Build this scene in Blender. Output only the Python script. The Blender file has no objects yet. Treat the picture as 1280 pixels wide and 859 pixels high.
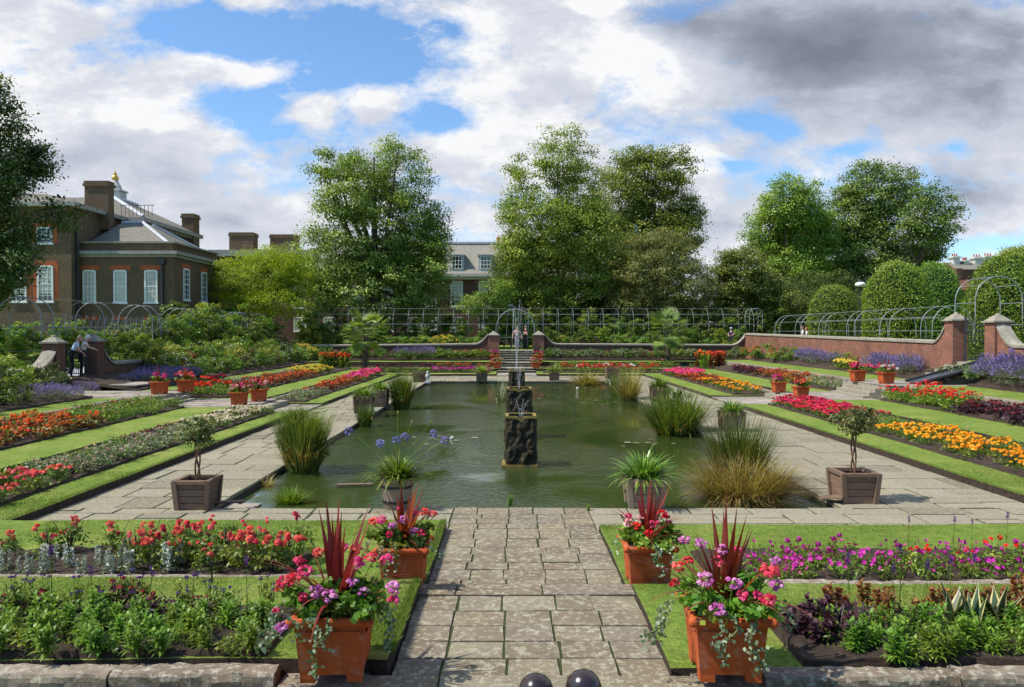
import bpy, math, random
import numpy as np
from mathutils import Vector, Matrix
PI = math.pi
rng = np.random.default_rng(7)
random.seed(7)
sc = bpy.context.scene
COL = sc.collection
H = 2.64                      # eye height above the pond paving
F = 972.0                     # focal length in photo pixels
PITCH, YAW = math.radians(0.855), 0.0
_f = Vector((-math.sin(YAW)*math.cos(PITCH), math.cos(YAW)*math.cos(PITCH), -math.sin(PITCH)))
_r = Vector((math.cos(YAW), math.sin(YAW), 0)); _u = _r.cross(_f)
def ray(px, py): return _f + _r*((px-640)/F) - _u*((py-429.5)/F)
def G(px, py, z=0.0):         # where the ground at height z lies, for laying the garden out from the survey of the photo
    d = ray(px, py); t = (z-H)/d.z
    return Vector((d.x*t, d.y*t, z))
def AT(px, py, Y):            # a place at depth Y
    d = ray(px, py); t = Y/d.y
    return Vector((d.x*t, Y, H+d.z*t))
def XA(px, Y): return AT(px, 415, Y).x
def ZA(py, Y, px=655): return AT(px, py, Y).z

# ------------------------------------------------------------------ mesh builder
class MB:
    def __init__(s): s.V=[]; s.n=0; s.L=[]; s.T=[]; s.M=[]; s.A=[]
    def add(s, V, faces_idx, tot, mat, tint):
        V=np.asarray(V,float).reshape(-1,3); k=len(tot)
        s.V.append(V); s.L.append(np.asarray(faces_idx,int).ravel()+s.n); s.T.append(np.asarray(tot,int))
        s.M.append(np.full(k,mat,int)); s.A.append(np.broadcast_to(np.asarray(tint,float),(k,)).copy()); s.n+=len(V)
    def quads(s, P, mat=0, tint=.5):
        P=np.asarray(P,float).reshape(-1,4,3); n=len(P)
        s.add(P, np.arange(4*n), np.full(n,4), mat, tint)
    def tris(s, P, mat=0, tint=.5):
        P=np.asarray(P,float).reshape(-1,3,3); n=len(P)
        s.add(P, np.arange(3*n), np.full(n,3), mat, tint)
    def poly(s, pts, mat=0, tint=.5):
        s.add(pts, np.arange(len(pts)), [len(pts)], mat, tint)
    def box(s, c, d, mat=0, tint=.5, rz=0, top=1.0, topy=None):
        """box centred at c, size d; top = scale of its upper face"""
        ty = top if topy is None else topy
        x,y,z=[v/2 for v in d]; P=np.array([(-x,-y,-z),(x,-y,-z),(x,y,-z),(-x,y,-z),(-x*top,-y*ty,z),(x*top,-y*ty,z),(x*top,y*ty,z),(-x*top,y*ty,z)])
        if rz: cc,ss=math.cos(rz),math.sin(rz); P=P@np.array([[cc,ss,0],[-ss,cc,0],[0,0,1]])
        P=P+np.asarray(c,float)
        s.add(P,[0,3,2,1,4,5,6,7,0,1,5,4,1,2,6,5,2,3,7,6,3,0,4,7],[4]*6,mat,tint)
    def bx(s, a, b, mat=0, tint=.5): s.box([(a[i]+b[i])/2 for i in range(3)],[abs(b[i]-a[i]) for i in range(3)],mat,tint)
    def tube(s, pts, r, k=8, mat=0, tint=.5, cap=True):
        pts=np.asarray(pts,float); n=len(pts); r=np.broadcast_to(np.asarray(r,float),(n,))
        T=np.gradient(pts,axis=0); T/=np.linalg.norm(T,axis=1)[:,None]+1e-9
        ref=np.array([0,0,1.]) if abs(T[:,2]).mean()<.8 else np.array([0,1.,0])
        A=np.cross(T,ref); A/=np.linalg.norm(A,axis=1)[:,None]+1e-9; B=np.cross(A,T)
        a=np.arange(k)*2*PI/k
        P=pts[:,None,:]+r[:,None,None]*(np.cos(a)[None,:,None]*A[:,None,:]+np.sin(a)[None,:,None]*B[:,None,:])
        i=np.arange(n-1)[:,None]*k; j=np.arange(k)[None,:]; jn=(j+1)%k
        fa=np.stack([i+j,i+k+j,i+k+jn,i+jn],-1).reshape(-1)   # outward
        s.add(P,fa,np.full((n-1)*k,4),mat,tint)
        if cap:
            s.poly(P[0],mat,tint); s.poly(P[-1][::-1],mat,tint)
    def lathe(s, prof, c=(0,0,0), k=16, mat=0, tint=.5, sx=1, sy=1):
        prof=np.asarray(prof,float); n=len(prof); a=np.arange(k)*2*PI/k
        P=np.stack([prof[:,0][:,None]*np.cos(a)*sx,prof[:,0][:,None]*np.sin(a)*sy,np.repeat(prof[:,1][:,None],k,1)],-1)+np.asarray(c,float)
        i=np.arange(n-1)[:,None]*k; j=np.arange(k)[None,:]; jn=(j+1)%k
        s.add(P,np.stack([i+j,i+jn,i+k+jn,i+k+j],-1).reshape(-1),np.full((n-1)*k,4),mat,tint)
    def ball(s, c, r, mat=0, tint=.5, k=12, n=8):
        r=np.broadcast_to(np.asarray(r,float),(3,)); t=np.linspace(-PI/2,PI/2,n)
        prof=np.stack([np.maximum(np.cos(t),1e-3),np.sin(t)],1); a=np.arange(k)*2*PI/k
        P=np.stack([prof[:,0][:,None]*np.cos(a)*r[0],prof[:,0][:,None]*np.sin(a)*r[1],np.repeat(prof[:,1][:,None]*r[2],k,1)],-1)+np.asarray(c,float)
        i=np.arange(n-1)[:,None]*k; j=np.arange(k)[None,:]; jn=(j+1)%k
        s.add(P,np.stack([i+j,i+jn,i+k+jn,i+k+j],-1).reshape(-1),np.full((n-1)*k,4),mat,tint)
    def build(s, name, mats, parent=None, smooth=False, loc=None, link=True):
        me=bpy.data.meshes.new(name)
        V=np.concatenate(s.V); L=np.concatenate(s.L); T=np.concatenate(s.T); M=np.concatenate(s.M); A=np.concatenate(s.A)
        me.vertices.add(len(V)); me.vertices.foreach_set('co',V.ravel().astype(np.float32))
        me.loops.add(len(L)); me.loops.foreach_set('vertex_index',L.astype(np.int32))
        me.polygons.add(len(T)); st=np.concatenate([[0],np.cumsum(T)[:-1]])
        me.polygons.foreach_set('loop_start',st.astype(np.int32)); me.polygons.foreach_set('loop_total',T.astype(np.int32))
        if not isinstance(mats,(list,tuple)): mats=[mats]
        for m in mats: me.materials.append(m)
        me.polygons.foreach_set('material_index',M.astype(np.int32))
        me.polygons.foreach_set('use_smooth',np.full(len(T),bool(smooth)))
        at=me.attributes.new('tint','FLOAT','FACE'); at.data.foreach_set('value',A.astype(np.float32))
        me.update(calc_edges=True); me.validate()
        o=bpy.data.objects.new(name,me)
        if link: COL.objects.link(o)
        if parent is not None: o.parent=parent
        if loc is not None: o.location=loc
        return o
def tag(o,label=None,cat=None,group=None,kind=None):
    if label: o['label']=label
    if cat: o['category']=cat
    if group: o['group']=group
    if kind: o['kind']=kind
    return o
def empty(name,loc=(0,0,0),rz=0,label=None,cat=None,group=None,link=True):
    o=bpy.data.objects.new(name,None); o.empty_display_size=.2
    if link: COL.objects.link(o)
    o.location=loc; o.rotation_euler=(0,0,rz); return tag(o,label,cat,group)
_kids={}
def kids(o):
    return list(o.children) if o.name in COL.objects else _kids.get(o.name,[])
def setkids(o,lst): _kids[o.name]=lst
def inst(p,loc,rz=0,s=1.0,label=None,group=None,cat=None,parent=None):
    """copy a thing and, below it, its parts and their sub-parts"""
    c=p.copy(); COL.objects.link(c)
    if parent is not None: c.parent=parent
    else:
        c.location=loc; c.rotation_euler=(0,0,rz)
        c.scale=(s,s,s) if not isinstance(s,(tuple,list)) else s
        tag(c,label,cat,group)
    for k in _kids.get(p.name,[]): inst(k,None,parent=c)
    return c
def nrm(v): return v/(np.linalg.norm(v,axis=-1,keepdims=True)+1e-9)
def rdir(n): return nrm(rng.normal(size=(n,3)))
UP=np.array([0,0,1.])
def leaves(mb,P,D,N,L,W,mat=0,tint=.5,fold=.0):
    P=np.asarray(P,float); n=len(P); D=nrm(np.asarray(D,float)); S=nrm(np.cross(D,N)); N2=np.cross(S,D)
    L=np.broadcast_to(L,(n,))[:,None]; W=np.broadcast_to(W,(n,))[:,None]
    a=P; b=P+D*L*.45+S*W*.5+N2*W*fold; c=P+D*L; d=P+D*L*.45-S*W*.5+N2*W*fold
    if fold:
        mb.tris(np.stack([a,b,c],1),mat,tint); mb.tris(np.stack([a,c,d],1),mat,tint)
    else: mb.quads(np.stack([a,b,c,d],1),mat,tint)
def blades(mb,base,az,elev,L,W,droop=.6,seg=4,mat=0,tint=.5,shape=.0):
    """strap leaves: start at base, rise at angle elev towards azimuth az, droop along the length"""
    base=np.asarray(base,float); n=len(base); az=np.broadcast_to(az,(n,)); elev=np.broadcast_to(elev,(n,)).copy(); L=np.broadcast_to(L,(n,)); W=np.broadcast_to(W,(n,)); droop=np.broadcast_to(droop,(n,)); tint=np.broadcast_to(tint,(n,))
    H_=np.stack([np.cos(az),np.sin(az),np.zeros(n)],1); S=np.stack([-np.sin(az),np.cos(az),np.zeros(n)],1)
    p=base.copy(); prevl=prevr=None
    for i in range(seg+1):
        t=i/seg; w=(W*(.55+.45*math.sin(PI*min(1,t*1.1+.15)))*(1-t**3) if shape==0 else W*(1-t*.98)**shape)
        w=np.maximum(w,W*.04)[:,None]
        l=p+S*w*.5; r=p-S*w*.5
        if i: mb.quads(np.stack([prevl,prevr,r,l],1),mat,tint)
        prevl,prevr=l,r
        e=elev-droop*(t**1.3)*1.6
        p=p+(H_*np.cos(e)[:,None]+UP*np.sin(e)[:,None])*(L/seg)[:,None]
    return p
def foliage(mb,lobes,n,L,W,mat=0,clump=None,k=None,shell=.55,tv=.35,droop=.25,low=0.0,tilt=.6,flat=.62,ow=.55,rn=.6):
    """leaves in clumps spread through and over a set of ellipsoids (x,y,z,rx,ry,rz)"""
    lo=np.asarray(lobes,float); w=lo[:,3]*lo[:,5]+lo[:,4]*lo[:,5]; w/=w.sum()
    k=k or max(12,n//55); clump=clump or L*2.2
    i=rng.choice(len(lo),k,p=w); d=rdir(k)
    if low: d[:,2]=np.where(d[:,2]<-low,-d[:,2]*.6,d[:,2])
    rad=shell+(1.0-shell)*rng.random(k)**.7
    C=lo[i,:3]+d*lo[i,3:6]*rad[:,None]; tc=rng.random(k)
    j=rng.integers(0,k,n)
    g=rng.normal(size=(n,3))*np.array([1,1,flat]); P=C[j]+g*(clump*.55)
    out=nrm(d[j]*.9+nrm(g)*.6)
    D=nrm(out*.6+rdir(n)*.75-UP*droop); N=nrm(out*ow+UP*tilt+rdir(n)*rn)
    l=L*rng.uniform(.5,1.35,n)
    leaves(mb,P-D*(l*.5)[:,None],D,N,l,W*rng.uniform(.75,1.2,n),mat,np.clip(.5+(tc[j]-.5)*tv*1.6+rng.normal(0,tv*.3,n),0,1))
def flowerheads(mb,C,r,mat,petals=9,tv=.3,up=.6,flat=.8):
    """each head a ball of small cupped petals"""
    C=np.asarray(C,float); n=len(C); r=np.broadcast_to(r,(n,))
    P=np.repeat(C,petals,0); R=np.repeat(r,petals)[:,None]
    d=rdir(n*petals); d[:,2]=np.abs(d[:,2])*flat+.05*(rng.random(n*petals)-.3); d=nrm(d)
    t=np.repeat(rng.random(n),petals)
    D=nrm(np.cross(d,rdir(n*petals)))
    leaves(mb,P+d*R*.62-D*R*.62,D,nrm(d+UP*up*.4),(R*1.25)[:,0],(R*1.15)[:,0],mat,np.clip(.5+(t-.5)*tv*2+rng.normal(0,.12,n*petals),0,1))

# ------------------------------------------------------------------ materials
def nodes(name):
    m=bpy.data.materials.new(name); m.use_nodes=True; nt=m.node_tree
    return m,nt,nt.nodes['Principled BSDF'],nt.nodes['Material Output']
def ramp(nt,fac,stops):
    r=nt.nodes.new('ShaderNodeValToRGB'); e=r.color_ramp.elements
    while len(e)<len(stops): e.new(.5)
    for x,(p,c) in zip(e,stops): x.position=p; x.color=(*c[:3],1)
    nt.links.new(fac,r.inputs[0]); return r.outputs[0]
def math_(nt,op,a,b=None,c=None,clamp=False):
    n=nt.nodes.new('ShaderNodeMath'); n.operation=op; n.use_clamp=clamp
    for i,v in enumerate((a,b,c)):
        if v is None: continue
        if isinstance(v,(int,float)): n.inputs[i].default_value=v
        else: nt.links.new(v,n.inputs[i])
    return n.outputs[0]
def mix(nt,fac,a,b,mode='MIX'):
    n=nt.nodes.new('ShaderNodeMix'); n.data_type='RGBA'; n.blend_type=mode
    for i,v in ((0,fac),(6,a),(7,b)):
        if isinstance(v,(int,float)): n.inputs[i].default_value=v
        elif isinstance(v,(tuple,list)): n.inputs[i].default_value=(*v[:3],1)
        else: nt.links.new(v,n.inputs[i])
    return n.outputs[2]
def noise(nt,vec,scale,detail=3,rough=.55,dist=0):
    n=nt.nodes.new('ShaderNodeTexNoise'); n.inputs['Scale'].default_value=scale; n.inputs['Detail'].default_value=detail
    n.inputs['Roughness'].default_value=rough; n.inputs['Distortion'].default_value=dist
    if vec is not None: nt.links.new(vec,n.inputs['Vector'])
    return n.outputs['Fac']
def coords(nt,kind='Object'):
    return nt.nodes.new('ShaderNodeTexCoord').outputs[kind]
def bumpn(nt,h,strength,dist=.02):
    b=nt.nodes.new('ShaderNodeBump'); b.inputs['Strength'].default_value=strength; b.inputs['Distance'].default_value=dist
    nt.links.new(h,b.inputs['Height']); return b.outputs[0]
def attr(nt,name='tint'):
    a=nt.nodes.new('ShaderNodeAttribute'); a.attribute_name=name; return a.outputs['Fac']
def leafmat(name,stops,transl=.3,rough=.45,spec=.35,rnd=.25,hue=.02,bright=1.0):
    """stops: colours along the per-leaf tint; leaves pass some light"""
    m,nt,b,out=nodes(name)
    st=[(i/(len(stops)-1),c) for i,c in enumerate(stops)]
    c=ramp(nt,attr(nt),st)
    oi=nt.nodes.new('ShaderNodeObjectInfo')
    hs=nt.nodes.new('ShaderNodeHueSaturation'); nt.links.new(c,hs.inputs['Color'])
    mr=nt.nodes.new('ShaderNodeMapRange'); mr.inputs[3].default_value=bright*(1-rnd); mr.inputs[4].default_value=bright*(1+rnd); nt.links.new(oi.outputs['Random'],mr.inputs[0]); nt.links.new(mr.outputs[0],hs.inputs['Value'])
    r2=math_(nt,'FRACT',math_(nt,'MULTIPLY',oi.outputs['Random'],7.31)); mh=nt.nodes.new('ShaderNodeMapRange'); mh.inputs[3].default_value=.5-hue; mh.inputs[4].default_value=.5+hue; nt.links.new(r2,mh.inputs[0]); nt.links.new(mh.outputs[0],hs.inputs['Hue'])
    nt.links.new(hs.outputs[0],b.inputs['Base Color']); b.inputs['Roughness'].default_value=rough; b.inputs['Specular IOR Level'].default_value=spec
    if transl:
        t=nt.nodes.new('ShaderNodeBsdfTranslucent'); tc=mix(nt,1.0,hs.outputs[0],(1.25,1.2,.55),'MULTIPLY'); nt.links.new(tc,t.inputs[0])
        x=nt.nodes.new('ShaderNodeMixShader'); x.inputs[0].default_value=transl
        nt.links.new(b.outputs[0],x.inputs[1]); nt.links.new(t.outputs[0],x.inputs[2]); nt.links.new(x.outputs[0],out.inputs['Surface'])
    return m
def solid(name,cols,scale=6,rough=.8,bump=.0,bscale=None,spec=.3,tintmul=0,metal=0,detail=4,dist=.01,lo=.3,hi=.7,coord='Object',stretch=None):
    m,nt,b,out=nodes(name); v=coords(nt,coord)
    if stretch:
        mp=nt.nodes.new('ShaderNodeMapping'); mp.inputs['Scale'].default_value=stretch; nt.links.new(v,mp.inputs['Vector']); v=mp.outputs[0]
    f=noise(nt,v,scale,detail,.6)
    c=ramp(nt,f,[(lo+(hi-lo)*i/max(1,len(cols)-1),k) for i,k in enumerate(cols)]) if len(cols)>1 else None
    if tintmul:
        a=attr(nt); mr=nt.nodes.new('ShaderNodeMapRange'); mr.inputs[3].default_value=1-tintmul; mr.inputs[4].default_value=1+tintmul; nt.links.new(a,mr.inputs[0])
        cc=nt.nodes.new('ShaderNodeCombineColor')
        for i in range(3): nt.links.new(mr.outputs[0],cc.inputs[i])
        c=mix(nt,1.0,c if c is not None else cols[0],cc.outputs[0],'MULTIPLY')
    if c is None: b.inputs['Base Color'].default_value=(*cols[0],1)
    else: nt.links.new(c,b.inputs['Base Color'])
    b.inputs['Roughness'].default_value=rough; b.inputs['Specular IOR Level'].default_value=spec; b.inputs['Metallic'].default_value=metal
    if bump: nt.links.new(bumpn(nt,noise(nt,v,bscale or scale*3,5,.65),bump,dist),b.inputs['Normal'])
    return m
def slabmat(name,stops,lichen,stain,tv=1):
    m,nt,b,out=nodes(name); v=coords(nt)
    c=ramp(nt,attr(nt),[(i/(len(stops)-1),k) for i,k in enumerate(stops)])
    n1=noise(nt,v,3.1,5,.65); n2=noise(nt,v,17,6,.7); n3=noise(nt,v,60,4,.7)
    c=mix(nt,ramp(nt,n1,[(.42,(0,0,0)),(.72,(.55,.55,.55))]),c,stain)
    c=mix(nt,ramp(nt,n2,[(.50,(0,0,0)),(.62,(.85,.85,.85))]),c,lichen)
    c=mix(nt,1.0,c,ramp(nt,n3,[(.25,(.72,.72,.72)),(.75,(1.22,1.22,1.22))]),'MULTIPLY')
    nt.links.new(c,b.inputs['Base Color']); b.inputs['Roughness'].default_value=.9; b.inputs['Specular IOR Level'].default_value=.2
    h=math_(nt,'ADD',n2,math_(nt,'MULTIPLY',n3,.5)); nt.links.new(bumpn(nt,h,.5,.012),b.inputs['Normal'])
    return m
def brickmat(name,c1,c2,mortar,scale=1.0,stain=None,dirt=.5):
    m,nt,b,out=nodes(name); v=coords(nt); s=nt.nodes.new('ShaderNodeSeparateXYZ'); nt.links.new(v,s.inputs[0])
    cm=nt.nodes.new('ShaderNodeCombineXYZ'); nt.links.new(math_(nt,'ADD',s.outputs[0],s.outputs[1]),cm.inputs[0]); nt.links.new(s.outputs[2],cm.inputs[1])
    t=nt.nodes.new('ShaderNodeTexBrick'); nt.links.new(cm.outputs[0],t.inputs['Vector']); t.inputs['Scale'].default_value=scale
    t.inputs['Color1'].default_value=(*c1,1); t.inputs['Color2'].default_value=(*c2,1); t.inputs['Mortar'].default_value=(*mortar,1)
    t.inputs['Brick Width'].default_value=.23; t.inputs['Row Height'].default_value=.075; t.inputs['Mortar Size'].default_value=.008; t.inputs['Bias'].default_value=-.1
    n=noise(nt,v,1.1,5,.65); c=mix(nt,ramp(nt,n,[(.4,(0,0,0)),(.75,(dirt,)*3)]),t.outputs['Color'],stain or (.05,.04,.03))
    n2=noise(nt,v,9,4,.7); c=mix(nt,1.0,c,ramp(nt,n2,[(.25,(.65,.65,.65)),(.75,(1.35,1.3,1.25))]),'MULTIPLY')
    nt.links.new(c,b.inputs['Base Color']); b.inputs['Roughness'].default_value=.92; b.inputs['Specular IOR Level'].default_value=.15
    nt.links.new(bumpn(nt,t.outputs['Fac'],-.4,.01),b.inputs['Normal'])
    return m
def lawnmat():
    m,nt,b,out=nodes('lawn_grass'); v=coords(nt)
    n1=noise(nt,v,.9,4,.6); n2=noise(nt,v,7,6,.85); n3=noise(nt,v,38,5,.8)
    c=ramp(nt,n1,[(.3,(.13,.205,.03)),(.5,(.175,.255,.04)),(.68,(.245,.285,.065))])
    c=mix(nt,ramp(nt,noise(nt,v,2.6,5,.7),[(.55,(0,0,0)),(.72,(.6,.6,.6))]),c,(.31,.27,.085))
    k=math_(nt,'MULTIPLY_ADD',n3,.55,math_(nt,'MULTIPLY',n2,.45))
    c=mix(nt,1.0,c,ramp(nt,k,[(.36,(.30,.32,.3)),(.5,(.85,.85,.85)),(.64,(1.5,1.45,1.4))]),'MULTIPLY')
    nt.links.new(c,b.inputs['Base Color']); b.inputs['Roughness'].default_value=.85; b.inputs['Specular IOR Level'].default_value=.15
    nt.links.new(bumpn(nt,k,.9,.03),b.inputs['Normal']); return m
def soilmat():
    m,nt,b,out=nodes('soil'); v=coords(nt); n=noise(nt,v,14,6,.75)
    c=ramp(nt,n,[(.3,(.022,.014,.009)),(.55,(.06,.038,.024)),(.75,(.12,.08,.055))])
    nt.links.new(c,b.inputs['Base Color']); b.inputs['Roughness'].default_value=1
    nt.links.new(bumpn(nt,n,1.0,.06),b.inputs['Normal']); return m
def watermat():
    m,nt,b,out=nodes('pond_water'); v=coords(nt)
    mp=nt.nodes.new('ShaderNodeMapping'); mp.inputs['Scale'].default_value=(1,.62,1); nt.links.new(v,mp.inputs['Vector'])
    n0=noise(nt,mp.outputs[0],.33,3,.5); n1=noise(nt,mp.outputs[0],8,4,.6,.5); n2=noise(nt,mp.outputs[0],26,3,.6,.4)
    c=ramp(nt,n0,[(.3,(.024,.040,.010)),(.7,(.040,.058,.015))]); nt.links.new(c,b.inputs['Base Color'])
    b.inputs['Roughness'].default_value=.02; b.inputs['IOR'].default_value=1.33; b.inputs['Specular IOR Level'].default_value=1.0
    gate=ramp(nt,noise(nt,mp.outputs[0],.26,3,.55,.5),[(.42,(.07,.07,.07)),(.52,(1,1,1))])
    h=math_(nt,'MULTIPLY',math_(nt,'ADD',n1,math_(nt,'MULTIPLY',n2,.4)),gate)
    nt.links.new(bumpn(nt,h,.42,.05),b.inputs['Normal']); return m
def terramat():
    m,nt,b,out=nodes('weathered_terracotta'); v=coords(nt)
    c=ramp(nt,noise(nt,v,4,4,.6),[(.3,(.33,.058,.017)),(.5,(.46,.092,.025)),(.7,(.40,.076,.022))])
    c=mix(nt,ramp(nt,noise(nt,v,7,6,.7),[(.54,(0,0,0)),(.68,(.6,.6,.6))]),c,(.48,.25,.16))
    c=mix(nt,ramp(nt,noise(nt,v,2.6,5,.7,.8),[(.57,(0,0,0)),(.72,(.5,.5,.5))]),c,(.14,.04,.018))
    nt.links.new(c,b.inputs['Base Color']); b.inputs['Roughness'].default_value=.85; b.inputs['Specular IOR Level'].default_value=.2
    nt.links.new(bumpn(nt,noise(nt,v,35,5,.7),.3,.006),b.inputs['Normal']); return m
MAT={}
def mats():
    g=MAT
    g['lawn']=lawnmat(); g['soil']=soilmat(); g['water']=watermat()
    g['slab']=slabmat('pond_slabs',[(.16,.142,.098),(.25,.225,.16),(.30,.265,.185),(.225,.205,.145),(.27,.245,.18)],(.37,.335,.25),(.20,.185,.115))
    g['path']=slabmat('path_slabs',[(.15,.12,.085),(.225,.195,.13),(.165,.13,.09),(.23,.185,.12),(.18,.15,.12),(.25,.22,.15)],(.37,.345,.25),(.11,.088,.06))
    g['joint']=solid('slab_joint',[(.02,.018,.010),(.04,.06,.014),(.03,.024,.014)],scale=6,rough=1)
    g['kerb']=slabmat('lichened_stone',[(.19,.155,.12),(.27,.225,.175),(.23,.185,.145)],(.42,.385,.31),(.075,.042,.013))
    g['gravel']=solid('path_stone',[(.22,.19,.155),(.34,.30,.25)],scale=5,rough=.95,bump=.5,bscale=30,tintmul=.25)
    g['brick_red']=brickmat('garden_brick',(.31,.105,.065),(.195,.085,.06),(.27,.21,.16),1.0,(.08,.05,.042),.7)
    g['brick_shaded']=brickmat('shaded_garden_brick',(.17,.07,.045),(.12,.06,.04),(.15,.12,.09),1.0,(.045,.04,.03),.6)  # copy of the red garden brick with shade put into its colours
    g['brick_brown']=brickmat('palace_brick',(.175,.112,.062),(.115,.078,.046),(.16,.13,.098),1.0,(.055,.042,.03),.4)
    g['brick_plum']=brickmat('range_brick',(.13,.062,.05),(.09,.048,.038),(.13,.1,.08),1.0,(.05,.035,.03),.4)
    g['rubbed']=solid('rubbed_red_brick',[(.36,.085,.03),(.45,.12,.045)],scale=4,rough=.9)
    g['coping']=slabmat('coping_stone',[(.26,.23,.18),(.33,.3,.24)],(.42,.40,.32),(.14,.11,.075))
    g['slate']=slabmat('slates',[(.15,.14,.12),(.215,.20,.165)],(.30,.27,.21),(.10,.09,.075))
    g['slate_pale']=slabmat('lichened_slates',[(.29,.265,.215),(.36,.335,.27)],(.46,.42,.33),(.18,.16,.125)); g['stone_grey']=solid('weathered_stone',[(.26,.25,.225),(.36,.345,.31)],scale=3,rough=.85,bump=.2); g['lead']=solid('roof_lead',[(.42,.44,.47),(.55,.57,.6)],scale=3,rough=.5)
    g['white']=solid('white_paint',[(.72,.72,.68),(.8,.8,.77)],scale=3,rough=.5)
    g['stone_white']=solid('white_stone',[(.45,.44,.40),(.58,.57,.52)],scale=3,rough=.8,bump=.2)
    g['blind']=solid('window_blind',[(.42,.40,.34),(.54,.51,.44)],scale=.7,rough=.35,spec=.5)
    g['glass']=solid('dark_glass',[(.02,.022,.024),(.04,.042,.045)],scale=1.5,rough=.08,spec=.7)
    g['gold']=solid('gilding',[(.7,.42,.09),(.8,.5,.14)],scale=5,rough=.35,metal=.8)
    g['tile_red']=slabmat('roof_tile',[(.14,.055,.035),(.19,.075,.045)],(.22,.12,.08),(.08,.04,.03))
    g['wood_light']=solid('pale_oak',[(.20,.145,.095),(.33,.25,.17),(.26,.19,.13)],scale=7,rough=.85,bump=.3,bscale=20,tintmul=.3,stretch=(1,1,6)); g['iron']=solid('painted_iron',[(.012,.012,.014),(.025,.024,.026)],scale=8,rough=.4,spec=.5)
    g['finial']=solid('finial_paint',[(.018,.012,.014),(.032,.02,.022)],scale=16,rough=.22,spec=.6,bump=.08,bscale=40)
    g['steel']=solid('galvanised_steel',[(.20,.215,.22),(.32,.335,.34)],scale=10,rough=.5,metal=.3)
    g['terra']=solid('terracotta',[(.27,.05,.016),(.37,.075,.023),(.32,.062,.02)],scale=5,rough=.75,bump=.12,bscale=30,tintmul=.15)
    g['terra']=terramat(); g['wood']=solid('weathered_oak',[(.11,.065,.04),(.20,.13,.085),(.15,.095,.06)],scale=7,rough=.85,bump=.3,bscale=20,tintmul=.3,stretch=(1,1,6))
    g['lead_tank']=solid('mossy_lead',[(.012,.010,.006),(.035,.026,.012),(.075,.055,.018)],scale=9,rough=.7,bump=.9,bscale=12,dist=.05)
    g['algae']=solid('algae_stone',[(.16,.115,.03),(.26,.19,.05)],scale=9,rough=.75,bump=.3)
    g['bark']=solid('bark',[(.06,.045,.032),(.13,.10,.075)],scale=5,rough=.95,bump=.7,bscale=9,stretch=(1,1,.25),dist=.05)
    g['bark_red']=solid('reddish_bark',[(.13,.065,.035),(.20,.11,.06)],scale=5,rough=.95,bump=.6,bscale=9,stretch=(1,1,.3))
    g['ramp']=solid('ramp_rubber',[(.03,.035,.05),(.06,.065,.085)],scale=6,rough=.45,bump=.1)
    # foliage
    L=leafmat
    g['lime']=L('lime_tree_leaf',[(.055,.085,.014),(.125,.175,.026),(.26,.30,.055)],.24,bright=1.35)
    g['lime2']=L('yellow_green_tree_leaf',[(.07,.115,.016),(.16,.22,.028),(.30,.345,.055)],.28,bright=1.35)  # paler, yellower green than the lime leaf
    g['robinia']=L('robinia_leaf',[(.20,.31,.012),(.32,.43,.022),(.44,.53,.04)],.5)
    g['chestnut']=L('chestnut_leaf',[(.040,.075,.016),(.085,.14,.026),(.17,.22,.045)],.22,bright=1.35)
    g['shadeleaf']=L('shade_toned_leaf',[(.032,.062,.014),(.07,.115,.022),(.16,.20,.04)],.25); g['thorn']=L('hawthorn_leaf',[(.085,.11,.022),(.165,.19,.04),(.28,.255,.075)],.22,bright=1.35)  # first leaf is for the left tree: shade put into its colour
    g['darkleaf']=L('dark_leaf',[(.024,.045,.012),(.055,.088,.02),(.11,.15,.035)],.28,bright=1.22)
    g['midleaf']=L('mid_leaf',[(.06,.105,.014),(.125,.19,.025),(.22,.28,.05)],.36,bright=1.22)
    g['brightleaf']=L('bright_leaf',[(.06,.13,.012),(.12,.22,.02),(.19,.30,.04)],.35,bright=1.22)
    g['yellowleaf']=L('yellow_leaf',[(.12,.16,.015),(.21,.24,.025),(.32,.32,.05)],.35,bright=1.22)
    g['greyleaf']=L('grey_leaf',[(.09,.13,.055),(.18,.22,.11),(.30,.33,.20)],.25)
    g['silver']=L('silver_leaf',[(.25,.29,.22),(.40,.43,.36),(.55,.57,.5)],.15)
    g['ivy']=L('variegated_ivy',[(.07,.13,.05),(.18,.25,.13),(.42,.46,.30)],.2)
    g['plumleaf']=L('plum_leaf',[(.02,.008,.014),(.05,.014,.026),(.085,.03,.04)],.2)
    g['bronzeleaf']=L('bronze_leaf',[(.10,.035,.012),(.22,.075,.02),(.30,.14,.03)],.3)
    g['yew']=L('clipped_yew',[(.07,.14,.014),(.155,.26,.026),(.28,.38,.05)],.28,bright=1.22)
    g['reed']=L('reed_leaf',[(.04,.08,.010),(.09,.155,.02),(.19,.25,.05)],.33)
    g['sedge']=L('sedge_leaf',[(.16,.085,.022),(.27,.19,.055),(.20,.235,.045),(.42,.33,.14)],.35)
    g['strap']=L('agapanthus_leaf',[(.06,.13,.014),(.14,.25,.025),(.34,.41,.10)],.3,rough=.3)
    g['strapdry']=L('dry_leaf',[(.30,.22,.06),(.42,.32,.10),(.5,.44,.2)],.3)
    g['cord']=L('cordyline_leaf',[(.10,.012,.014),(.22,.022,.022),(.33,.06,.045)],.4,rough=.3,rnd=.1)
    g['palm']=L('palm_leaf',[(.07,.13,.016),(.14,.22,.03),(.24,.30,.08)],.35,bright=1.22)
    g['agave']=L('agave_leaf',[(.03,.06,.022),(.06,.095,.045)],.0)
    g['cream_edge']=L('agave_margin',[(.50,.44,.18),(.62,.55,.28)],.0)
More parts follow.
